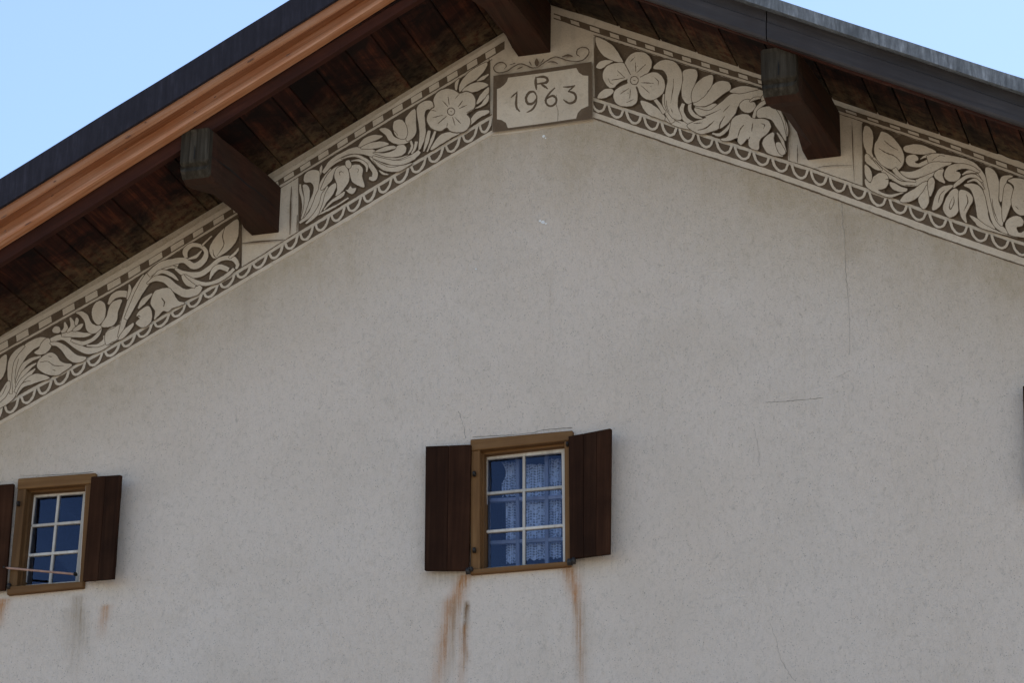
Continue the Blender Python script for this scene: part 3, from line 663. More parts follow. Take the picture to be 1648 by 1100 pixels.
bl('C', 'leaf', [(900, 352), (980, 312), (1060, 300), (1088, 320), (1030, 336), (970, 352)])
bl('C', 'leaf', [(850, 400), (900, 420), (980, 462), (1080, 476), (1200, 470), (1140, 502), (1060, 526), (980, 520), (920, 482)])
st('C', 'leaf', [(935, 518, 6), (970, 545, 18), (1018, 555, 5)])
K('C', 6, [(890, 402), (980, 440), (1090, 468), (1200, 455)])
bl('C', 'bellflower', [(640, 480), (600, 480), (555, 510), (540, 570), (560, 630), (566, 690), (550, 742), (590, 720), (640, 660), (668, 610), (668, 540)])
bl('C', 'bellflower', [(672, 500), (710, 470), (760, 470), (790, 510), (785, 570), (806, 662), (760, 656), (700, 620), (680, 560)])
bl('C', 'bellflower', [(640, 695), (660, 690), (682, 658), (700, 678), (731, 675), (720, 710), (690, 726)])
bl('C', 'stem', [(640, 440), (670, 428), (690, 470), (672, 500), (642, 482)])
K('C', 6, [(590, 562), (584, 540), (600, 528), (622, 540)]); K('C', 6, [(725, 503), (752, 508), (744, 542)])
bl('D', 'leaf', [(0, 850), (80, 856), (160, 832), (180, 802), (220, 790), (246, 815), (235, 856), (180, 880), (100, 882)])
st('D', 'stem', [(0, 882, 18), (80, 908, 28), (180, 925, 38), (280, 892, 42), (345, 842, 26)])
bl('D', 'leaf', [(0, 902), (60, 935), (130, 960), (220, 945), (292, 928), (200, 986), (120, 990), (60, 970)])
K('D', 4, [(120, 910), (210, 905), (280, 880)])
st('D', 'stem', [(285, 858, 8), (312, 815, 18), (322, 768, 20)]); st('D', 'stem', [(262, 862, 8), (290, 805, 18), (278, 765, 14)])
bl('D', 'tulip', [(48, 680), (90, 668), (130, 690), (155, 730), (200, 750), (260, 740), (272, 765), (230, 786), (170, 786), (120, 760), (95, 722)])
bl('D', 'tulip', [(240, 612), (252, 580), (302, 530), (316, 550), (318, 640), (320, 700), (290, 745), (248, 762), (256, 690), (246, 650)])
bl('D', 'tulip', [(150, 640), (175, 610), (215, 610), (245, 650), (255, 700), (240, 745), (195, 745), (160, 710)])
K('D', 5, [(150, 682), (172, 705), (182, 725)])
bl('D', 'stem', [(325, 560), (330, 510), (370, 475), (420, 466), (446, 490), (442, 526), (400, 532), (382, 560), (386, 640), (388, 720), (362, 800), (338, 828), (345, 720), (338, 640)])
st('D', 'leaf', [(375, 842, 6), (400, 760, 28), (416, 688, 20)]); st('D', 'leaf', [(400, 845, 6), (436, 760, 20), (462, 688, 14)])
bl('D', 'leaf', [(428, 832), (450, 780), (500, 720), (560, 700), (644, 704), (580, 740), (500, 790)])
bl('D', 'leaf', [(640, 402), (650, 330), (720, 250), (838, 183), (826, 240), (762, 310), (690, 352)])
st('D', 'leaf', [(614, 388, 12), (618, 340, 22), (637, 305, 6)])
bl('D', 'leaf', [(658, 396), (720, 346), (790, 330), (852, 350), (800, 382), (740, 404)]); st('D', 'leaf', [(768, 322, 5), (812, 300, 22), (853, 272, 8)])
bl('D', 'leaf', [(765, 492), (790, 430), (852, 368), (853, 410), (812, 460)]); bl('D', 'leaf', [(748, 526), (800, 492), (851, 418), (850, 470), (810, 507)])
bl('D', 'leaf', [(708, 654), (730, 590), (780, 545), (851, 538), (850, 562), (790, 590)])
bl('D', 'flower', [(455, 512), (448, 460), (480, 405), (540, 380), (600, 390), (638, 415), (690, 402), (740, 425), (757, 480), (740, 530), (692, 565), (716, 600), (712, 650), (680, 690), (620, 700), (572, 690), (545, 663), (500, 690), (440, 675), (405, 630), (402, 580), (430, 535)], 2.0)
ring('D', (577, 547), 27, 7); K('D', 6, [(572, 542), (582, 550)])
for a_ in ([(556, 438), (563, 500)], [(514, 468), (556, 512)], [(664, 466), (628, 515)], [(692, 500), (634, 526)], [(442, 592), (516, 573)], [(478, 637), (546, 580)], [(588, 586), (606, 648)], [(604, 588), (652, 640)]): K('D', 7, a_)
for a_ in ([(638, 418), (606, 452)], [(740, 528), (690, 555)], [(545, 662), (552, 630)], [(430, 535), (470, 545)]): K('D', 5, a_)

# --- pilaster strips beside the two purlins
K('R', 22, [(1000, 0), (985, 350), (978, 715)]); K('R', 16, [(1088, 420), (1080, 690)]); K('R', 30, [(250, 560), (240, 800), (232, 1010), (228, 1130)]); K('R', 20, [(270, 845), (500, 818), (900, 788)])
CUR[0] = frR
K('Q', 6, [(358, 690), (362, 820), (368, 965)]); K('Q', 6, [(428, 840), (428, 980)]); K('Q', 7, [(830, 668), (836, 880), (848, 1110)]); K('Q', 10, [(905, 680), (912, 880), (925, 1120)]); K('Q', 6, [(540, 1018), (640, 996), (835, 990)])

# --- right rake, upper panel
bl('E', 'leaf', [(50, 172), (100, 185), (190, 235), (240, 290), (290, 370), (302, 402), (250, 402), (180, 376), (120, 340), (80, 290), (55, 230)])
bl('E', 'leaf', [(54, 446), (90, 400), (150, 385), (212, 395), (160, 425), (120, 456), (85, 466)])
bl('E', 'leaf', [(68, 737), (90, 690), (140, 655), (200, 655), (215, 680), (190, 710), (140, 736), (100, 742)])
bl('E', 'leaf', [(470, 765), (540, 780), (600, 815), (640, 850), (720, 950), (620, 922), (540, 890), (490, 830)])
st('E', 'stem', [(700, 930, 30), (800, 972, 56), (920, 1002, 56), (1040, 1010, 36), (1110, 990, 26)])
st('E', 'stem', [(770, 965, 40), (720, 870, 52), (690, 770, 40), (688, 702, 16)])
st('E', 'stem', [(600, 750, 26), (640, 800, 34), (690, 880, 34)])
st('E', 'stem', [(868, 790, 26), (850, 860, 40), (890, 940, 40), (980, 985, 48), (1080, 965, 50), (1160, 905, 46)])
st('E', 'stem', [(930, 785, 28), (930, 850, 32), (980, 908, 34), (1065, 920, 26)])
bl('E', 'leaf', [(978, 815), (1060, 826), (1160, 790), (1180, 830), (1080, 892), (1010, 882)])
bl('E', 'stem', [(588, 452), (640, 400), (700, 383), (780, 400), (835, 460), (858, 540), (845, 640), (820, 720), (815, 820), (852, 932), (780, 932), (720, 862), (695, 780), (700, 680), (720, 580), (705, 512), (670, 477), (610, 470)])
K('E', 7, [(775, 560), (770, 650), (748, 790)]); K('E', 6, [(708, 760), (716, 830), (742, 885)]); K('E', 6, [(748, 830), (770, 880)]); K('E', 7, [(780, 943), (842, 973)]); K('E', 7, [(970, 973), (1042, 970)])
bl('E', 'tulip', [(865, 490), (920, 468), (980, 475), (998, 530), (970, 620), (945, 680), (960, 762), (910, 792), (860, 742), (850, 660), (865, 570)])
bl('F', 'tulip', [(255, 318), (290, 290), (340, 275), (402, 290), (416, 350), (350, 392), (250, 470), (170, 500), (90, 486), (110, 430), (190, 370)])
bl('E', 'tulip', [(950, 672), (1000, 590), (1070, 540), (1135, 524), (1141, 590), (1110, 660), (1060, 722), (990, 772), (948, 768)], 1.0)
K('F', 6, [(205, 375), (235, 350)])
bl('E', 'flower', [(360, 515), (325, 445), (332, 390), (380, 330), (450, 310), (520, 325), (566, 380), (570, 440), (540, 500), (480, 535), (430, 560), (400, 560)], 1.1)
bl('E', 'flower', [(350, 560), (270, 592), (220, 640), (170, 635), (125, 570), (120, 500), (160, 440), (230, 415), (312, 415), (352, 490), (385, 545)], 1.1)
bl('E', 'flower', [(385, 630), (425, 640), (440, 740), (420, 790), (360, 816), (280, 810), (230, 770), (215, 710), (240, 660), (310, 620), (360, 600)], 1.1)
bl('E', 'flower', [(450, 560), (480, 540), (540, 510), (610, 500), (660, 530), (692, 590), (690, 660), (660, 710), (600, 750), (540, 755), (480, 720), (445, 650), (430, 600)], 1.1)
bl('E', 'flower', [(345, 575), (365, 530), (410, 515), (455, 530), (475, 575), (455, 620), (410, 635), (365, 620)], 0)
ring('E', (410, 575), 38, 8); K('E', 7, [(398, 572), (424, 578)])
for a_ in ([(420, 408), (425, 494)], [(515, 425), (430, 505)], [(252, 482), (322, 550)], [(198, 572), (325, 550)], [(276, 702), (360, 648)], [(375, 652), (367, 745)], [(472, 595), (590, 601)], [(472, 622), (552, 692)], [(312, 405), (370, 508)], [(490, 528), (560, 500)], [(335, 603), (225, 645)], [(425, 645), (450, 700)]): K('E', 8, a_)
for a_ in ([(372, 402), (415, 355)], [(168, 555), (184, 595), (218, 612)], [(335, 782), (402, 752)], [(600, 548), (635, 585), (630, 622)]): K('E', 6, a_)
for c_ in ((440, 440), (255, 525), (352, 693), (565, 630)): K('E', 7, [(c_[0] - 4, c_[1]), (c_[0] + 4, c_[1] + 2)])
bl('F', 'leaf', [(110, 515), (220, 540), (330, 470), (420, 395), (560, 362), (662, 350), (740, 395), (620, 430), (560, 462), (490, 492), (460, 560), (420, 612), (380, 660), (330, 692), (250, 722), (150, 745), (60, 700), (40, 660), (200, 602), (150, 590), (100, 540)])
bl('F', 'leaf', [(408, 370), (460, 335), (540, 322), (620, 335), (662, 350), (580, 370), (490, 386)])
K('F', 8, [(100, 560), (160, 590), (220, 577), (330, 524)]); K('F', 7, [(350, 552), (412, 488)]); K('F', 8, [(88, 652), (165, 646)]); K('F', 11, [(125, 712), (200, 690), (275, 626)]); K('F', 9, [(262, 730), (312, 700), (326, 650), (365, 588)]); K('F', 9, [(345, 705), (395, 672), (425, 620)])
st('F', 'leaf', [(256, 740, 12), (320, 752, 26), (382, 705, 26), (418, 648, 10)])
bl('F', 'leaf', [(495, 490), (530, 450), (580, 440), (594, 462), (630, 470), (636, 510), (600, 550), (560, 556), (515, 536)])
st('F', 'leaf', [(588, 457, 10), (632, 432, 24), (695, 424, 5)])
bl('F', 'leaf', [(715, 393), (800, 404), (830, 450), (872, 560), (922, 680), (916, 770), (880, 640), (840, 540), (780, 470), (690, 452)])
st('F', 'stem', [(618, 615, 24), (640, 542, 30), (690, 482, 34), (750, 458, 34), (812, 492, 34), (852, 562, 32), (882, 640, 30), (904, 750, 20)])
bl('F', 'leaf', [(652, 594), (660, 530), (720, 505), (790, 510), (840, 560), (880, 650), (907, 765), (900, 805), (860, 740), (820, 682), (780, 622), (720, 602)])
bl('F', 'bellflower', [(328, 792), (390, 770), (410, 700), (430, 620), (480, 580), (560, 570), (600, 600), (640, 612), (700, 610), (750, 630), (773, 680), (740, 740), (690, 780), (670, 820), (663, 882), (620, 882), (580, 852), (575, 800), (560, 792), (510, 842), (480, 812), (480, 780), (440, 792), (400, 807), (350, 806)])
K('F', 9, [(535, 665), (500, 708), (480, 775)]); K('F', 10, [(613, 648), (604, 724)]); K('F', 8, [(685, 653), (717, 663), (708, 700)]); K('F', 8, [(572, 800), (590, 770)])
bl('F', 'leaf', [(698, 832), (720, 780), (780, 735), (802, 742), (800, 800), (832, 900), (880, 945), (780, 930), (730, 900)])
st('F', 'leaf', [(828, 735, 8), (870, 800, 24), (908, 905, 8)]); bl('F', 'leaf', [(818, 830), (850, 820), (882, 862), (902, 912), (870, 932), (835, 892)])

# --- right rake, lower panel
bl('G', 'leaf', [(130, 170), (150, 145), (190, 160), (222, 220), (226, 320), (215, 420), (244, 506), (200, 482), (150, 400), (125, 320), (122, 240)])
st('G', 'stem', [(225, 480, 30), (320, 590, 50), (420, 670, 60), (540, 732, 62), (660, 742, 62), (760, 702, 58), (850, 640, 38), (965, 568, 14)])
bl('G', 'leaf', [(145, 450), (170, 440), (220, 490), (290, 560), (322, 606), (260, 602), (180, 550), (145, 510)]); K('G', 7, [(178, 456), (240, 520), (306, 596)])
bl('G', 'leaf', [(143, 550), (190, 590), (212, 640), (212, 712), (180, 724), (145, 650)])
bl('G', 'leaf', [(145, 700), (200, 742), (230, 680), (290, 640), (350, 640), (386, 690), (380, 760), (340, 800), (280, 815), (340, 850), (420, 860), (545, 838), (480, 870), (400, 892), (300, 860), (200, 812), (150, 765)])
bl('G', 'leaf', [(398, 738), (440, 740), (520, 780), (582, 800), (560, 832), (480, 826), (420, 792)])
K('G', 10, [(355, 705), (400, 700), (438, 708)])
bl('G', 'leaf', [(508, 620), (600, 626), (700, 600), (800, 540), (900, 490), (1040, 455), (1040, 540), (950, 572), (860, 622), (790, 652), (700, 682), (620, 692), (560, 672)])
bl('G', 'leaf', [(545, 370), (600, 345), (700, 338), (800, 370), (884, 416), (820, 436), (720, 441), (600, 426), (555, 406)])
bl('G', 'leaf', [(568, 500), (590, 460), (650, 444), (690, 470), (695, 500), (660, 520), (700, 540), (780, 500), (880, 455), (924, 472), (820, 522), (720, 572), (640, 572), (590, 550)])
st('G', 'leaf', [(718, 492, 6), (790, 456, 26), (884, 440, 14)])
bl('G', 'leaf', [(300, 230), (320, 204), (400, 240), (470, 310), (520, 380), (549, 460), (540, 540), (490, 602), (430, 602), (350, 572), (280, 512), (244, 430), (245, 340), (275, 290)])
st('G', 'stem', [(445, 590, 50), (480, 640, 44), (560, 700, 30), (670, 724, 14)])
K('G', 10, [(288, 380), (360, 425), (450, 460), (520, 530)]); K('G', 10, [(342, 298), (410, 355), (488, 400)]); K('G', 8, [(556, 765), (666, 768)]); K('G', 8, [(250, 500), (330, 590), (430, 660), (520, 718), (670, 734)])
bl('G', 'leaf', [(508, 927), (560, 860), (660, 800), (740, 740), (792, 730), (780, 790), (700, 882), (620, 932), (550, 942)])
bl('G', 'leaf', [(700, 902), (750, 830), (792, 760), (806, 860), (806, 950), (760, 1012), (720, 982)])
bl('G', 'leaf', [(800, 720), (840, 680), (866, 720), (860, 800), (820, 884), (800, 800)])
bl('G', 'leaf', [(862, 650), (900, 610), (962, 600), (950, 660), (975, 740), (920, 722), (880, 692)])
st('H', 'stem', [(-40, 190, 60), (20, 175, 66), (90, 178, 62), (180, 190, 50), (280, 212, 50), (362, 258, 50), (422, 340, 50), (452, 430, 50), (480, 530, 48), (505, 640, 44), (550, 745, 50), (640, 815, 30)])
K('H', 5, [(0, 200), (60, 160), (110, 165)]); K('H', 6, [(330, 255), (400, 330), (440, 420)])
st('H', 'leaf', [(255, 320, 8), (310, 295, 24), (390, 300, 8)])
bl('H', 'leaf', [(104, 320), (120, 270), (170, 235), (260, 228), (340, 250), (402, 292), (380, 300), (320, 275), (250, 270), (200, 290), (230, 300), (240, 330), (210, 370), (150, 376), (110, 350)])
st('H', 'stem', [(178, 425, 18), (230, 382, 34), (290, 340, 28), (360, 332, 26), (425, 380, 14)])
bl('H', 'leaf', [(268, 410), (330, 395), (400, 420), (440, 490), (465, 600), (482, 700), (530, 780), (420, 762), (380, 662), (365, 560), (330, 452)])
st('H', 'leaf', [(298, 382, 8), (370, 365, 22), (442, 445, 6)])
bl('H', 'leaf', [(318, 664), (380, 690), (440, 738), (540, 790), (640, 830), (720, 856), (520, 802), (400, 762), (360, 720)])
bl('H', 'bellflower', [(2, 616), (20, 520), (60, 440), (120, 413), (178, 415), (112, 480), (82, 560), (50, 602)]); K('H', 8, [(112, 448), (70, 490), (52, 555)])
bl('H', 'bellflower', [(94, 612), (110, 540), (150, 470), (190, 438), (222, 460), (216, 540), (216, 642), (145, 680)]); K('H', 8, [(180, 505), (150, 565), (150, 612), (172, 590), (186, 545), (180, 505)])
bl('H', 'bellflower', [(228, 460), (280, 455), (330, 490), (342, 540), (310, 602), (285, 660), (292, 728), (245, 672), (230, 580)]); K('H', 9, [(288, 488), (302, 550), (268, 625)])
bl('H', 'leaf', [(450, 265), (500, 268), (550, 330), (566, 420), (560, 540), (602, 652), (592, 752), (540, 702), (500, 560), (480, 450), (460, 360)]); K('H', 7, [(505, 520), (520, 620), (555, 710)])
bl('H', 'leaf', [(570, 402), (585, 340), (640, 325), (684, 335), (635, 362), (620, 420), (600, 522), (570, 542)])
bl('H', 'leaf', [(610, 430), (640, 395), (682, 440), (672, 540), (640, 640), (602, 722), (590, 602)])
bl('H', 'tulip', [(638, 370), (700, 350), (780, 362), (840, 420), (840, 600), (775, 662), (720, 650), (680, 602), (668, 530), (690, 440), (680, 402)]); K('H', 8, [(700, 585), (730, 612)]); K('H', 7, [(770, 540), (800, 560)])
bl('H', 'leaf', [(618, 742), (650, 690), (720, 668), (767, 700), (762, 750), (720, 760), (714, 780), (740, 812), (800, 792), (840, 850), (720, 842), (650, 822)])

# --- date plaque
CUR[0] = plaque
K('P', 9, [(130, 450), (132, 650), (135, 880)])
K('P', 8, [(936, 285), (940, 500), (946, 760)])
quad('plaque_border', [(163, 582), (420, 548), (918, 474), (923, 690), (924, 914), (540, 966), (155, 1017), (160, 800)], False, 'P')
quad('plaque_field', [(275, 597), (268, 625), (245, 655), (215, 675), (190, 685), (190, 800), (191, 916), (225, 922), (258, 945), (275, 985), (540, 949), (798, 912), (810, 870), (840, 838), (893, 815), (893, 700), (892, 584), (850, 578), (820, 556), (800, 523), (540, 560)], True, 'P')
K('P', 21, [(490, 588), (489, 640), (494, 692)], 'letter'); K('P', 19, [(488, 596), (548, 590), (578, 606), (568, 634), (496, 645)], 'letter'); K('P', 19, [(525, 640), (582, 684)], 'letter')
K('P', 13, [(296, 752), (346, 706)], 'numeral'); K('P', 18, [(345, 702), (338, 780), (342, 830), (368, 858)], 'numeral')
K('P', 18, [(497, 745), (475, 706), (435, 714), (414, 758), (430, 797), (470, 792), (498, 752)], 'numeral'); K('P', 16, [(496, 735), (492, 790), (462, 842), (418, 864)], 'numeral')
K('P', 18, [(637, 674), (590, 722), (565, 772), (578, 806), (608, 816), (642, 792), (646, 756), (615, 736), (574, 760)], 'numeral')
K('P', 15, [(697, 668), (745, 668), (792, 656)], 'numeral'); K('P', 13, [(790, 658), (738, 702)], 'numeral'); K('P', 18, [(736, 702), (780, 714), (798, 746), (785, 782), (742, 793), (700, 764)], 'numeral')
K('P', 8, [(245, 532), (262, 505), (235, 480), (195, 485), (166, 515), (175, 546), (210, 559), (270, 545), (320, 510), (370, 490), (420, 504), (460, 521), (502, 518)], 'scroll')
K('P', 8, [(500, 520), (540, 490), (600, 450), (650, 437), (720, 460), (800, 472), (860, 455), (896, 410), (890, 375), (850, 362), (810, 380), (804, 415), (828, 434)], 'scroll')
db('P', 'bud', [(495, 447), (513, 475), (505, 508), (490, 508), (479, 478)])
K('P', 9, [(438, 472), (456, 502)]); K('P', 9, [(550, 452), (528, 488)]); K('P', 15, [(690, 436), (735, 424), (772, 432)]); K('P', 11, [(580, 478), (625, 474), (658, 490)]); K('P', 8, [(288, 498), (332, 484)]); K('P', 11, [(342, 532), (388, 512)])
K('P', 3, [(650, 725), (643, 790), (660, 860), (655, 945)], 'crack')

# --- the ornament goes on down both rakes: the neighbouring panels repeat
def repeat(par, x0, x1, dx, dz):
    for o in list(par.children):
        if o.name.split('.')[0] in ('panel_ground', 'dash_ground', 'scallop_ground', 'dash', 'scallop'): continue
        xs = [v.co.x for v in o.data.vertices]
        if min(xs) >= x0 and max(xs) <= x1:
            c_ = o.copy(); COL.objects.link(c_); c_.parent = par; c_.location = (dx, 0, dz)
repeat(frL, -3.95, -2.2, -2.02, -2.02 * .497); repeat(frR, 0.66, 2.14, 3.22, -3.22 * .490)

# ------------------------------------------------------------------ cracks and chips in the plaster
def crack(pts, wid):
    P = smooth_open([(x, y, 0.6 * wid * random.uniform(.35, 1.2)) for x, y in pts], 7)
    P = [(x + random.uniform(-.9, .9), y + random.uniform(-.5, .5), w_ * random.uniform(.6, 1.3)) for x, y, w_ in P]
    P[0] = (P[0][0], P[0][1], 0.3); P[-1] = (P[-1][0], P[-1][1], 0.3)
    poly = ribbon(P); n = len(poly) // 2; V = [hit(x, y, -0.0015) for x, y in poly]
    Fc = [(k, k + 1, 2 * n - 2 - k, 2 * n - 1 - k) for k in range(n - 1)]
    return mesh('crack', V, Fc, 'crack', wall)
crack([(1354, 322), (1357, 360), (1360, 400), (1362, 450), (1366, 500), (1368, 572)], 1.1)
crack([(1232, 648), (1260, 647), (1290, 644), (1325, 641)], 1.4); crack([(1345, 608), (1370, 596)], 0.9)
crack([(738, 662), (745, 682), (750, 706)], 1.2); crack([(1213, 690), (1220, 720), (1222, 750)], 0.6)
crack([(1240, 1005), (1250, 1035), (1256, 1060), (1268, 1082), (1280, 1098)], 0.8)
crack([(760, 704), (800, 702), (850, 698), (880, 692), (922, 689)], 2.2); crack([(34, 766), (90, 765), (150, 760)], 1.6)
def chip(x, y, r):
    pts = [(x + r * random.uniform(.4, 1.2) * math.cos(k * .9), y + r * random.uniform(.3, 1.0) * math.sin(k * .9)) for k in range(7)]
    mesh('plaster_chip', [hit(a_, c_, -0.003) for a_, c_ in pts], [tuple(range(7))], 'chip', wall)
for a_ in ((874, 357, 3.8), (869, 356, 2.2), (879, 360, 2.2), (875, 219, 3.4), (878, 222, 2), (766, 433.5, 2.2)): chip(*a_)

# ------------------------------------------------------------------ windows
def bar(name, a, c, wid_a, depth0, depth1, mat, parent, horiz, bevel=0.003):
    """bar between two wall points a and c (x, z); wid is across"""
    if horiz: f = [(a[0], a[1] - wid_a / 2), (c[0], c[1] - wid_a / 2), (c[0], c[1] + wid_a / 2), (a[0], a[1] + wid_a / 2)]
    else: f = [(a[0] - wid_a / 2, a[1]), (a[0] + wid_a / 2, a[1]), (c[0] + wid_a / 2, c[1]), (c[0] - wid_a / 2, c[1])]
    return hexa(name, [(x, depth0, z) for x, z in f], [(x, depth1, z) for x, z in f], mat, parent, bevel)
def lerp(a, c, t): return (a[0] + (c[0] - a[0]) * t, a[1] + (c[1] - a[1]) * t)
def xz(v): return (v.x, v.z)
def window(outer, inner, glaze, yg, steps, op):
    """outer, inner: frame corners TL,TR,BR,BL in image pixels, cast onto its front plane; glaze: sash corners in image pixels, cast onto the plane yg"""
    win = link(bpy.data.objects.new('window', None), house)
    O = [xz(hit(*p, -0.03)) for p in outer]; I = [xz(hit(*p, -0.03)) for p in inner]; Gz = [xz(hit(*p, yg)) for p in glaze]
    def wob(p): return (p[0] + random.uniform(-.004, .004), p[1] + random.uniform(-.004, .004))
    O = [wob(p) for p in O]
    head = [(O[0][0], I[0][1]), (O[1][0], I[1][1]), O[1], O[0]]
    sill = [O[3], O[2], (O[2][0], I[2][1]), (O[3][0], I[3][1])]
    jl = [(O[3][0], I[3][1]), I[3], I[0], (O[0][0], I[0][1])]; jr = [I[2], (O[2][0], I[2][1]), (O[1][0], I[1][1]), I[1]]
    for nm, q_, y0, mt in (('frame_head', head, -.036, 'framex'), ('frame_sill', sill, -.046, 'framex'), ('frame_jamb', jl, -.028, 'frame'), ('frame_jamb', jr, -.028, 'frame')):
        hexa(nm, [(x, y0, z) for x, z in q_], [(x, yg + .035, z) for x, z in q_], mt, win, 0.005)
    # stop bead: narrow step between frame and sash, left and top
    bd = .016
    hexa('stop_bead', [(x, .028, z) for x, z in ((I[3][0] - .005, I[3][1]), (I[3][0] + bd, I[3][1]), (I[0][0] + bd, I[0][1]), (I[0][0] - .005, I[0][1]))], [(x, yg + .03, z) for x, z in ((I[3][0] - .005, I[3][1]), (I[3][0] + bd, I[3][1]), (I[0][0] + bd, I[0][1]), (I[0][0] - .005, I[0][1]))], 'frame', win, .002)
    tb = [(I[0][0] + bd, I[0][1] - bd), (I[1][0], I[1][1] - bd), (I[1][0], I[1][1] + .005), (I[0][0] + bd, I[0][1] + .005)]
    hexa('stop_bead', [(x, .03, z) for x, z in tb], [(x, yg + .03, z) for x, z in tb], 'framex', win, .002)
    # sash
    sash = link(bpy.data.objects.new('sash', None), win)
    ym = yg; sw, ow = .010, .02
    ob = [(Gz[0][0] - ow, Gz[0][1] + ow), (Gz[1][0] + .05, Gz[1][1] + ow), (Gz[2][0] + .05, Gz[2][1] - .05), (Gz[3][0] - ow, Gz[3][1] - .05)]
    ib = [(Gz[0][0] + sw, Gz[0][1] - sw), (Gz[1][0] - sw * .6, Gz[1][1] - sw), (Gz[2][0] - sw * .6, Gz[2][1] + .002), (Gz[3][0] + sw, Gz[3][1] + .002)]
    for k in range(4):
        j = (k + 1) % 4; q_ = [ob[k], ob[j], ib[j], ib[k]]
        hexa('sash_rail', [(x, ym - 0.012, z) for x, z in q_], [(x, ym + 0.028, z) for x, z in q_], 'sash', sash, 0.0025)
    ts = steps['v']; hs = steps['h']
    bar('muntin', lerp(Gz[3], Gz[2], ts), lerp(Gz[0], Gz[1], ts), 0.021, ym - 0.010, ym + 0.024, 'sash', sash, False)
    for t in hs: bar('muntin', lerp(Gz[0], Gz[3], t), lerp(Gz[1], Gz[2], t), 0.022, ym - 0.012, ym + 0.022, 'sash', sash, True)
    vs = [0.0] + hs + [1.0]; us = [0.0, ts, 1.0]
    for i in range(3):
        for k in range(2):
            P_ = [lerp(lerp(Gz[0], Gz[1], us[k + a_]), lerp(Gz[3], Gz[2], us[k + a_]), vs[i + c_]) for a_, c_ in ((0, 0), (1, 0), (1, 1), (0, 1))]
            t0, t1 = random.uniform(-.004, .004), random.uniform(-.004, .004); yy = [ym + .008 + t0, ym + .008 - t0, ym + .008 - t1, ym + .008 + t1]
            mesh('pane', [(p[0], y_, p[1]) for p, y_ in zip(P_, yy)], [(0, 3, 2, 1)], 'glass', sash)
    # room behind
    x0, x1, z0, z1 = op[0] - .6, op[1] + .6, op[2] - .6, op[3] + .5
    V = [(x, y, z) for y in (0.305, 2.6) for x, z in ((x0, z0), (x1, z0), (x1, z1), (x0, z1))]
    i = len(V); V += [(x, 0.305, z) for x, z in ((op[0], op[2]), (op[1], op[2]), (op[1], op[3]), (op[0], op[3]))]
    mesh('room_lining', V, [(4, 5, 6, 7), (0, 4, 7, 3), (1, 2, 6, 5), (0, 1, 5, 4), (3, 7, 6, 2), (0, 1, i + 1, i), (1, 2, i + 2, i + 1), (2, 3, i + 3, i + 2), (3, 0, i, i + 3)], 'room', win)
    return win, Gz
W0, G0 = window([(30, 771), (155, 762), (135, 947.5), (12, 958.5)], [(41.5, 787), (137.5, 780), (127.5, 938), (26, 944.5)], [(56, 800), (136, 793.5), (123, 937), (40, 943.5)], 0.10, {'v': 0.49, 'h': [0.335, 0.665]}, OPEN[0])
W1, G1 = window([(757, 708), (922, 693), (919, 912), (757, 925.5)], [(772, 725), (908, 710), (909, 905.5), (772, 917)], [(783, 739), (905.5, 727), (908, 906), (780.5, 916)], 0.10, {'v': 0.495, 'h': [0.325, 0.672]}, OPEN[1])
W0['label'] = 'small ochre framed window with six dark blue panes'; W1['label'] = 'ochre framed window with lace curtains behind six panes'
dx = 2 * 0.19 - (G0[0][0] + G0[1][0])
def mir(px, py, yy):
    p = hit(px, py, yy); q = Vector((0.56 - p.x, yy, p.z)) - CAM; z_ = q.dot(FWD); return (PW / 2 + FPX * q.dot(RT) / z_, PH / 2 - FPX * q.dot(UP) / z_)
o_ = [mir(155, 765, -.03), mir(28, 771, -.03), mir(14, 957, -.03), mir(137, 947, -.03)]
i_ = [mir(139, 782, -.03), mir(42, 787, -.03), mir(28, 944, -.03), mir(125, 938, -.03)]
g_ = [mir(138, 794, .1), mir(50, 798, .1), mir(36, 942, .1), mir(124, 936, .1)]
W2, G2 = window(o_, i_, g_, 0.10, {'v': 0.5, 'h': [0.335, 0.665]}, OPEN[2]); W2['label'] = 'window at the right edge, only its shutter edge in view'

# inner casement and lace of the middle window
ic = link(bpy.data.objects.new('inner_casement', None), W1)
def ip(x, z, y): v = hit(740 + x / 4.4, 690 + z / 4.4, y); return (v.x, v.z)
def ibar(x0, z0, x1, z1, wpx, y, horiz):
    bar('inner_rail', ip(x0, z0, y), ip(x1, z1, y), wpx / 4.4 / 214, y, y + .03, 'innersash', ic, horiz, 0.002)
YI = 0.235
for x in (406, 612): ibar(x + 3, 1010, x, 190, 26, YI, False)
ibar(200, 1010, 196, 190, 26, YI, False); ibar(745, 980, 742, 150, 24, YI, False)
for z in (500, 800): ibar(195, z + 10, 745, z - 18, 26, YI + 0.003, True)
def lace(x0, x1, z0, z1, y, tie=0.0):
    V, Fc = [], []; nx, nz = 14, 24
    for j in range(nz + 1):
        t = j / nz
        for i in range(nx + 1):
            u = i / nx; x = x0 + (x1 - x0) * u + tie * math.sin(math.pi * min(1, t * 1.6)) * (1 - u)
            z = z0 + (z1 - z0) * t + 7 * math.sin(u * 19) * (1 if j == nz else 0)
            p = ip(x, z, y); V.append((p[0], y + 0.012 * math.sin(u * 14 + t), p[1]))
    for j in range(nz):
        for i in range(nx): a_ = j * (nx + 1) + i; Fc.append((a_, a_ + nx + 1, a_ + nx + 2, a_ + 1))
    mesh('lace_curtain', V, Fc, 'lace', W1, smooth=True)
lace(295, 395, 240, 480, 0.30, 30); lace(325, 392, 520, 955, 0.30); lace(465, 600, 255, 930, 0.31); lace(622, 715, 215, 920, 0.30, -8)

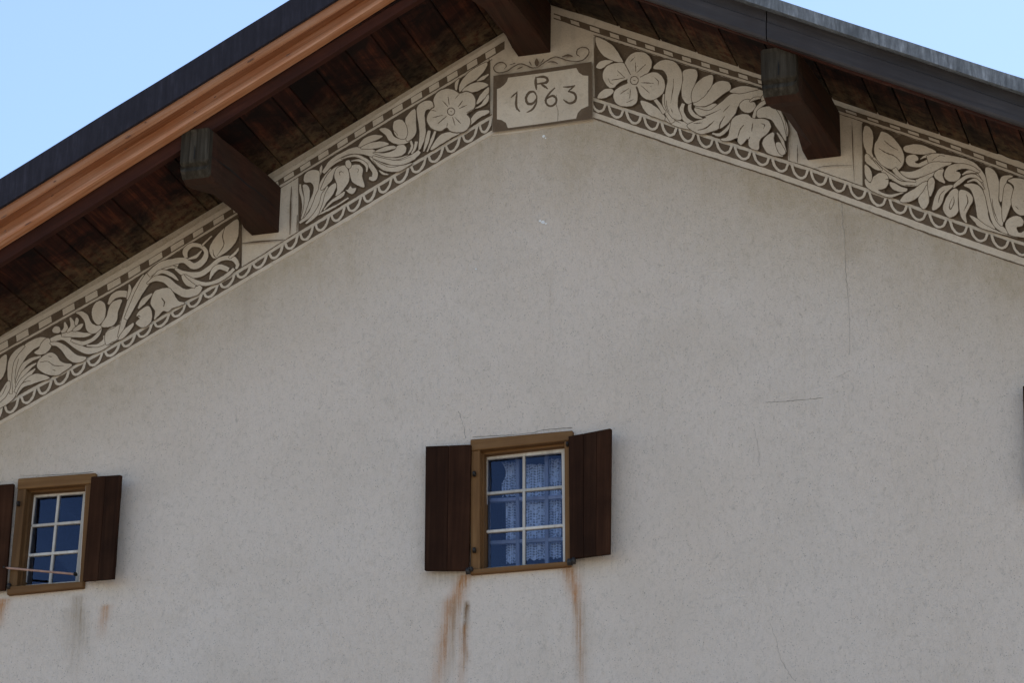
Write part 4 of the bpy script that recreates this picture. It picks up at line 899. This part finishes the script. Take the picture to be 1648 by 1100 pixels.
# shutters: planks and battens
def shutter(quad_px, ys, n, parent=house, thick=0.032, seam=0.0009):
    """quad_px: TL,TR,BR,BL; ys: depth in front of the wall at the left and right edge"""
    sh = link(bpy.data.objects.new('shutter', None), parent)
    c_ = [hit(*quad_px[0], -ys[0]), hit(*quad_px[1], -ys[1]), hit(*quad_px[2], -ys[1]), hit(*quad_px[3], -ys[0])]
    ax = (c_[1] - c_[0]); nrm = Vector((ax.y, -ax.x, 0)).normalized()          # towards the viewer
    if nrm.y > 0: nrm = -nrm
    cuts = [0] + [k / n + random.uniform(-.05, .05) for k in range(1, n)] + [1]
    for a_, b__ in zip(cuts, cuts[1:]):
        w_ = seam / max(.05, ax.length); a2, b2__ = a_ + (w_ if a_ > 0 else 0), b__ - (w_ if b__ < 1 else 0); e = random.uniform(0, .0025)
        f = [c_[3].lerp(c_[2], a2), c_[3].lerp(c_[2], b2__), c_[0].lerp(c_[1], b2__), c_[0].lerp(c_[1], a2)]
        hexa('shutter_plank', [p + nrm * e for p in f], [p - nrm * thick for p in f], 'shutter', sh, 0.0025)
    for t in (0.16, 0.82):                                                        # battens on the wall side
        f = [c_[0].lerp(c_[3], t).lerp(c_[1].lerp(c_[2], t), .06), c_[0].lerp(c_[3], t).lerp(c_[1].lerp(c_[2], t), .94)]
        dz = Vector((0, 0, .045)); q_ = [f[0] - dz, f[1] - dz, f[1] + dz, f[0] + dz]
        hexa('batten', [p - nrm * (thick + .0005) for p in q_], [p - nrm * (thick + .02) for p in q_], 'shutter', sh, 0.002)
    return sh, c_, nrm
s1, c1, _ = shutter([(685, 719), (757.5, 716), (754, 918.5), (683, 918.5)], (0.075, 0.062), 2)
s1['label'] = 'dark brown shutter folded back on the left of the lace curtain window'
s2, c2, _ = shutter([(915, 703), (982, 690), (980, 892), (917, 900)], (0.06, 0.145), 3)
s2['label'] = 'brown shutter standing ajar on the right of the lace curtain window'
s3, c3, _ = shutter([(-42, 784), (22, 779), (8, 950), (-58, 956)], (0.09, 0.062), 2); s3['label'] = 'shutter cut by the left edge of the photo'
s4, c4, _ = shutter([(147, 768), (193, 765), (181, 932), (133, 936)], (0.06, 0.16), 2); s4['label'] = 'narrow brown shutter right of the dark blue paned window'
s5, c5, _ = shutter([(1646, 622), (1708, 606), (1713, 790), (1651, 802)], (0.10, 0.06), 2); s5['label'] = 'shutter at the right edge of the photo'

# iron work
def blob(name, px, py, y, rx, rz, parent):
    c_ = hit(px, py, y); V, Fc = [], []; n = 8
    for k, (dy, sc) in enumerate(((0.02, .9), (0, 1), (-.014, .75), (-.022, .3))):
        for i in range(n): a_ = 2 * math.pi * i / n; V.append((c_.x + rx * sc * math.cos(a_), c_.y + dy, c_.z + rz * sc * math.sin(a_) + .006 * math.sin(3 * a_)))
    for k in range(3):
        for i in range(n): Fc.append((k * n + i, k * n + (i + 1) % n, (k + 1) * n + (i + 1) % n, (k + 1) * n + i))
    Fc.append(tuple(3 * n + i for i in range(n)))
    return fixn(mesh(name, V, Fc, 'iron', parent, smooth=True))
for px, py in ((763, 763), (763, 886)): blob('hinge_pin', px, py, -0.05, .012, .024, s1)
blob('shutter_hook', 753, 920, -0.06, .02, .028, s1); blob('shutter_hook', 757, 917, -0.055, .022, .02, s1)
blob('shutter_hook', 917, 905, -0.06, .024, .03, s2); blob('shutter_hook', 923, 903, -0.07, .016, .03, s2); blob('hinge_pin', 913, 715, -0.05, .01, .02, s2)
blob('hinge_pin', 29, 811, -0.05, .011, .022, s3); blob('shutter_hook', 14, 944, -0.05, .014, .03, s3)
# the rod across the small window
def rod(p, q, y, r):
    a_, c_ = hit(*p, y), hit(*q, y + .02); V, Fc = [], []; n = 8
    for e in (a_, c_):
        for i in range(n): t = 2 * math.pi * i / n; V.append((e.x, e.y + r * math.cos(t), e.z + r * math.sin(t)))
    for i in range(n): Fc.append((i, (i + 1) % n, n + (i + 1) % n, n + i))
    Fc += [tuple(range(n)), tuple(range(n, 2 * n))]
    o = fixn(mesh('rod', V, Fc, 'rod', W0)); return o
rod((6, 914.5), (122, 925), -0.055, 0.009)
for px, py in ((7, 914.5), (121, 925)):
    blob('rod_bracket', px, py, -0.05, .012, .014, W0)
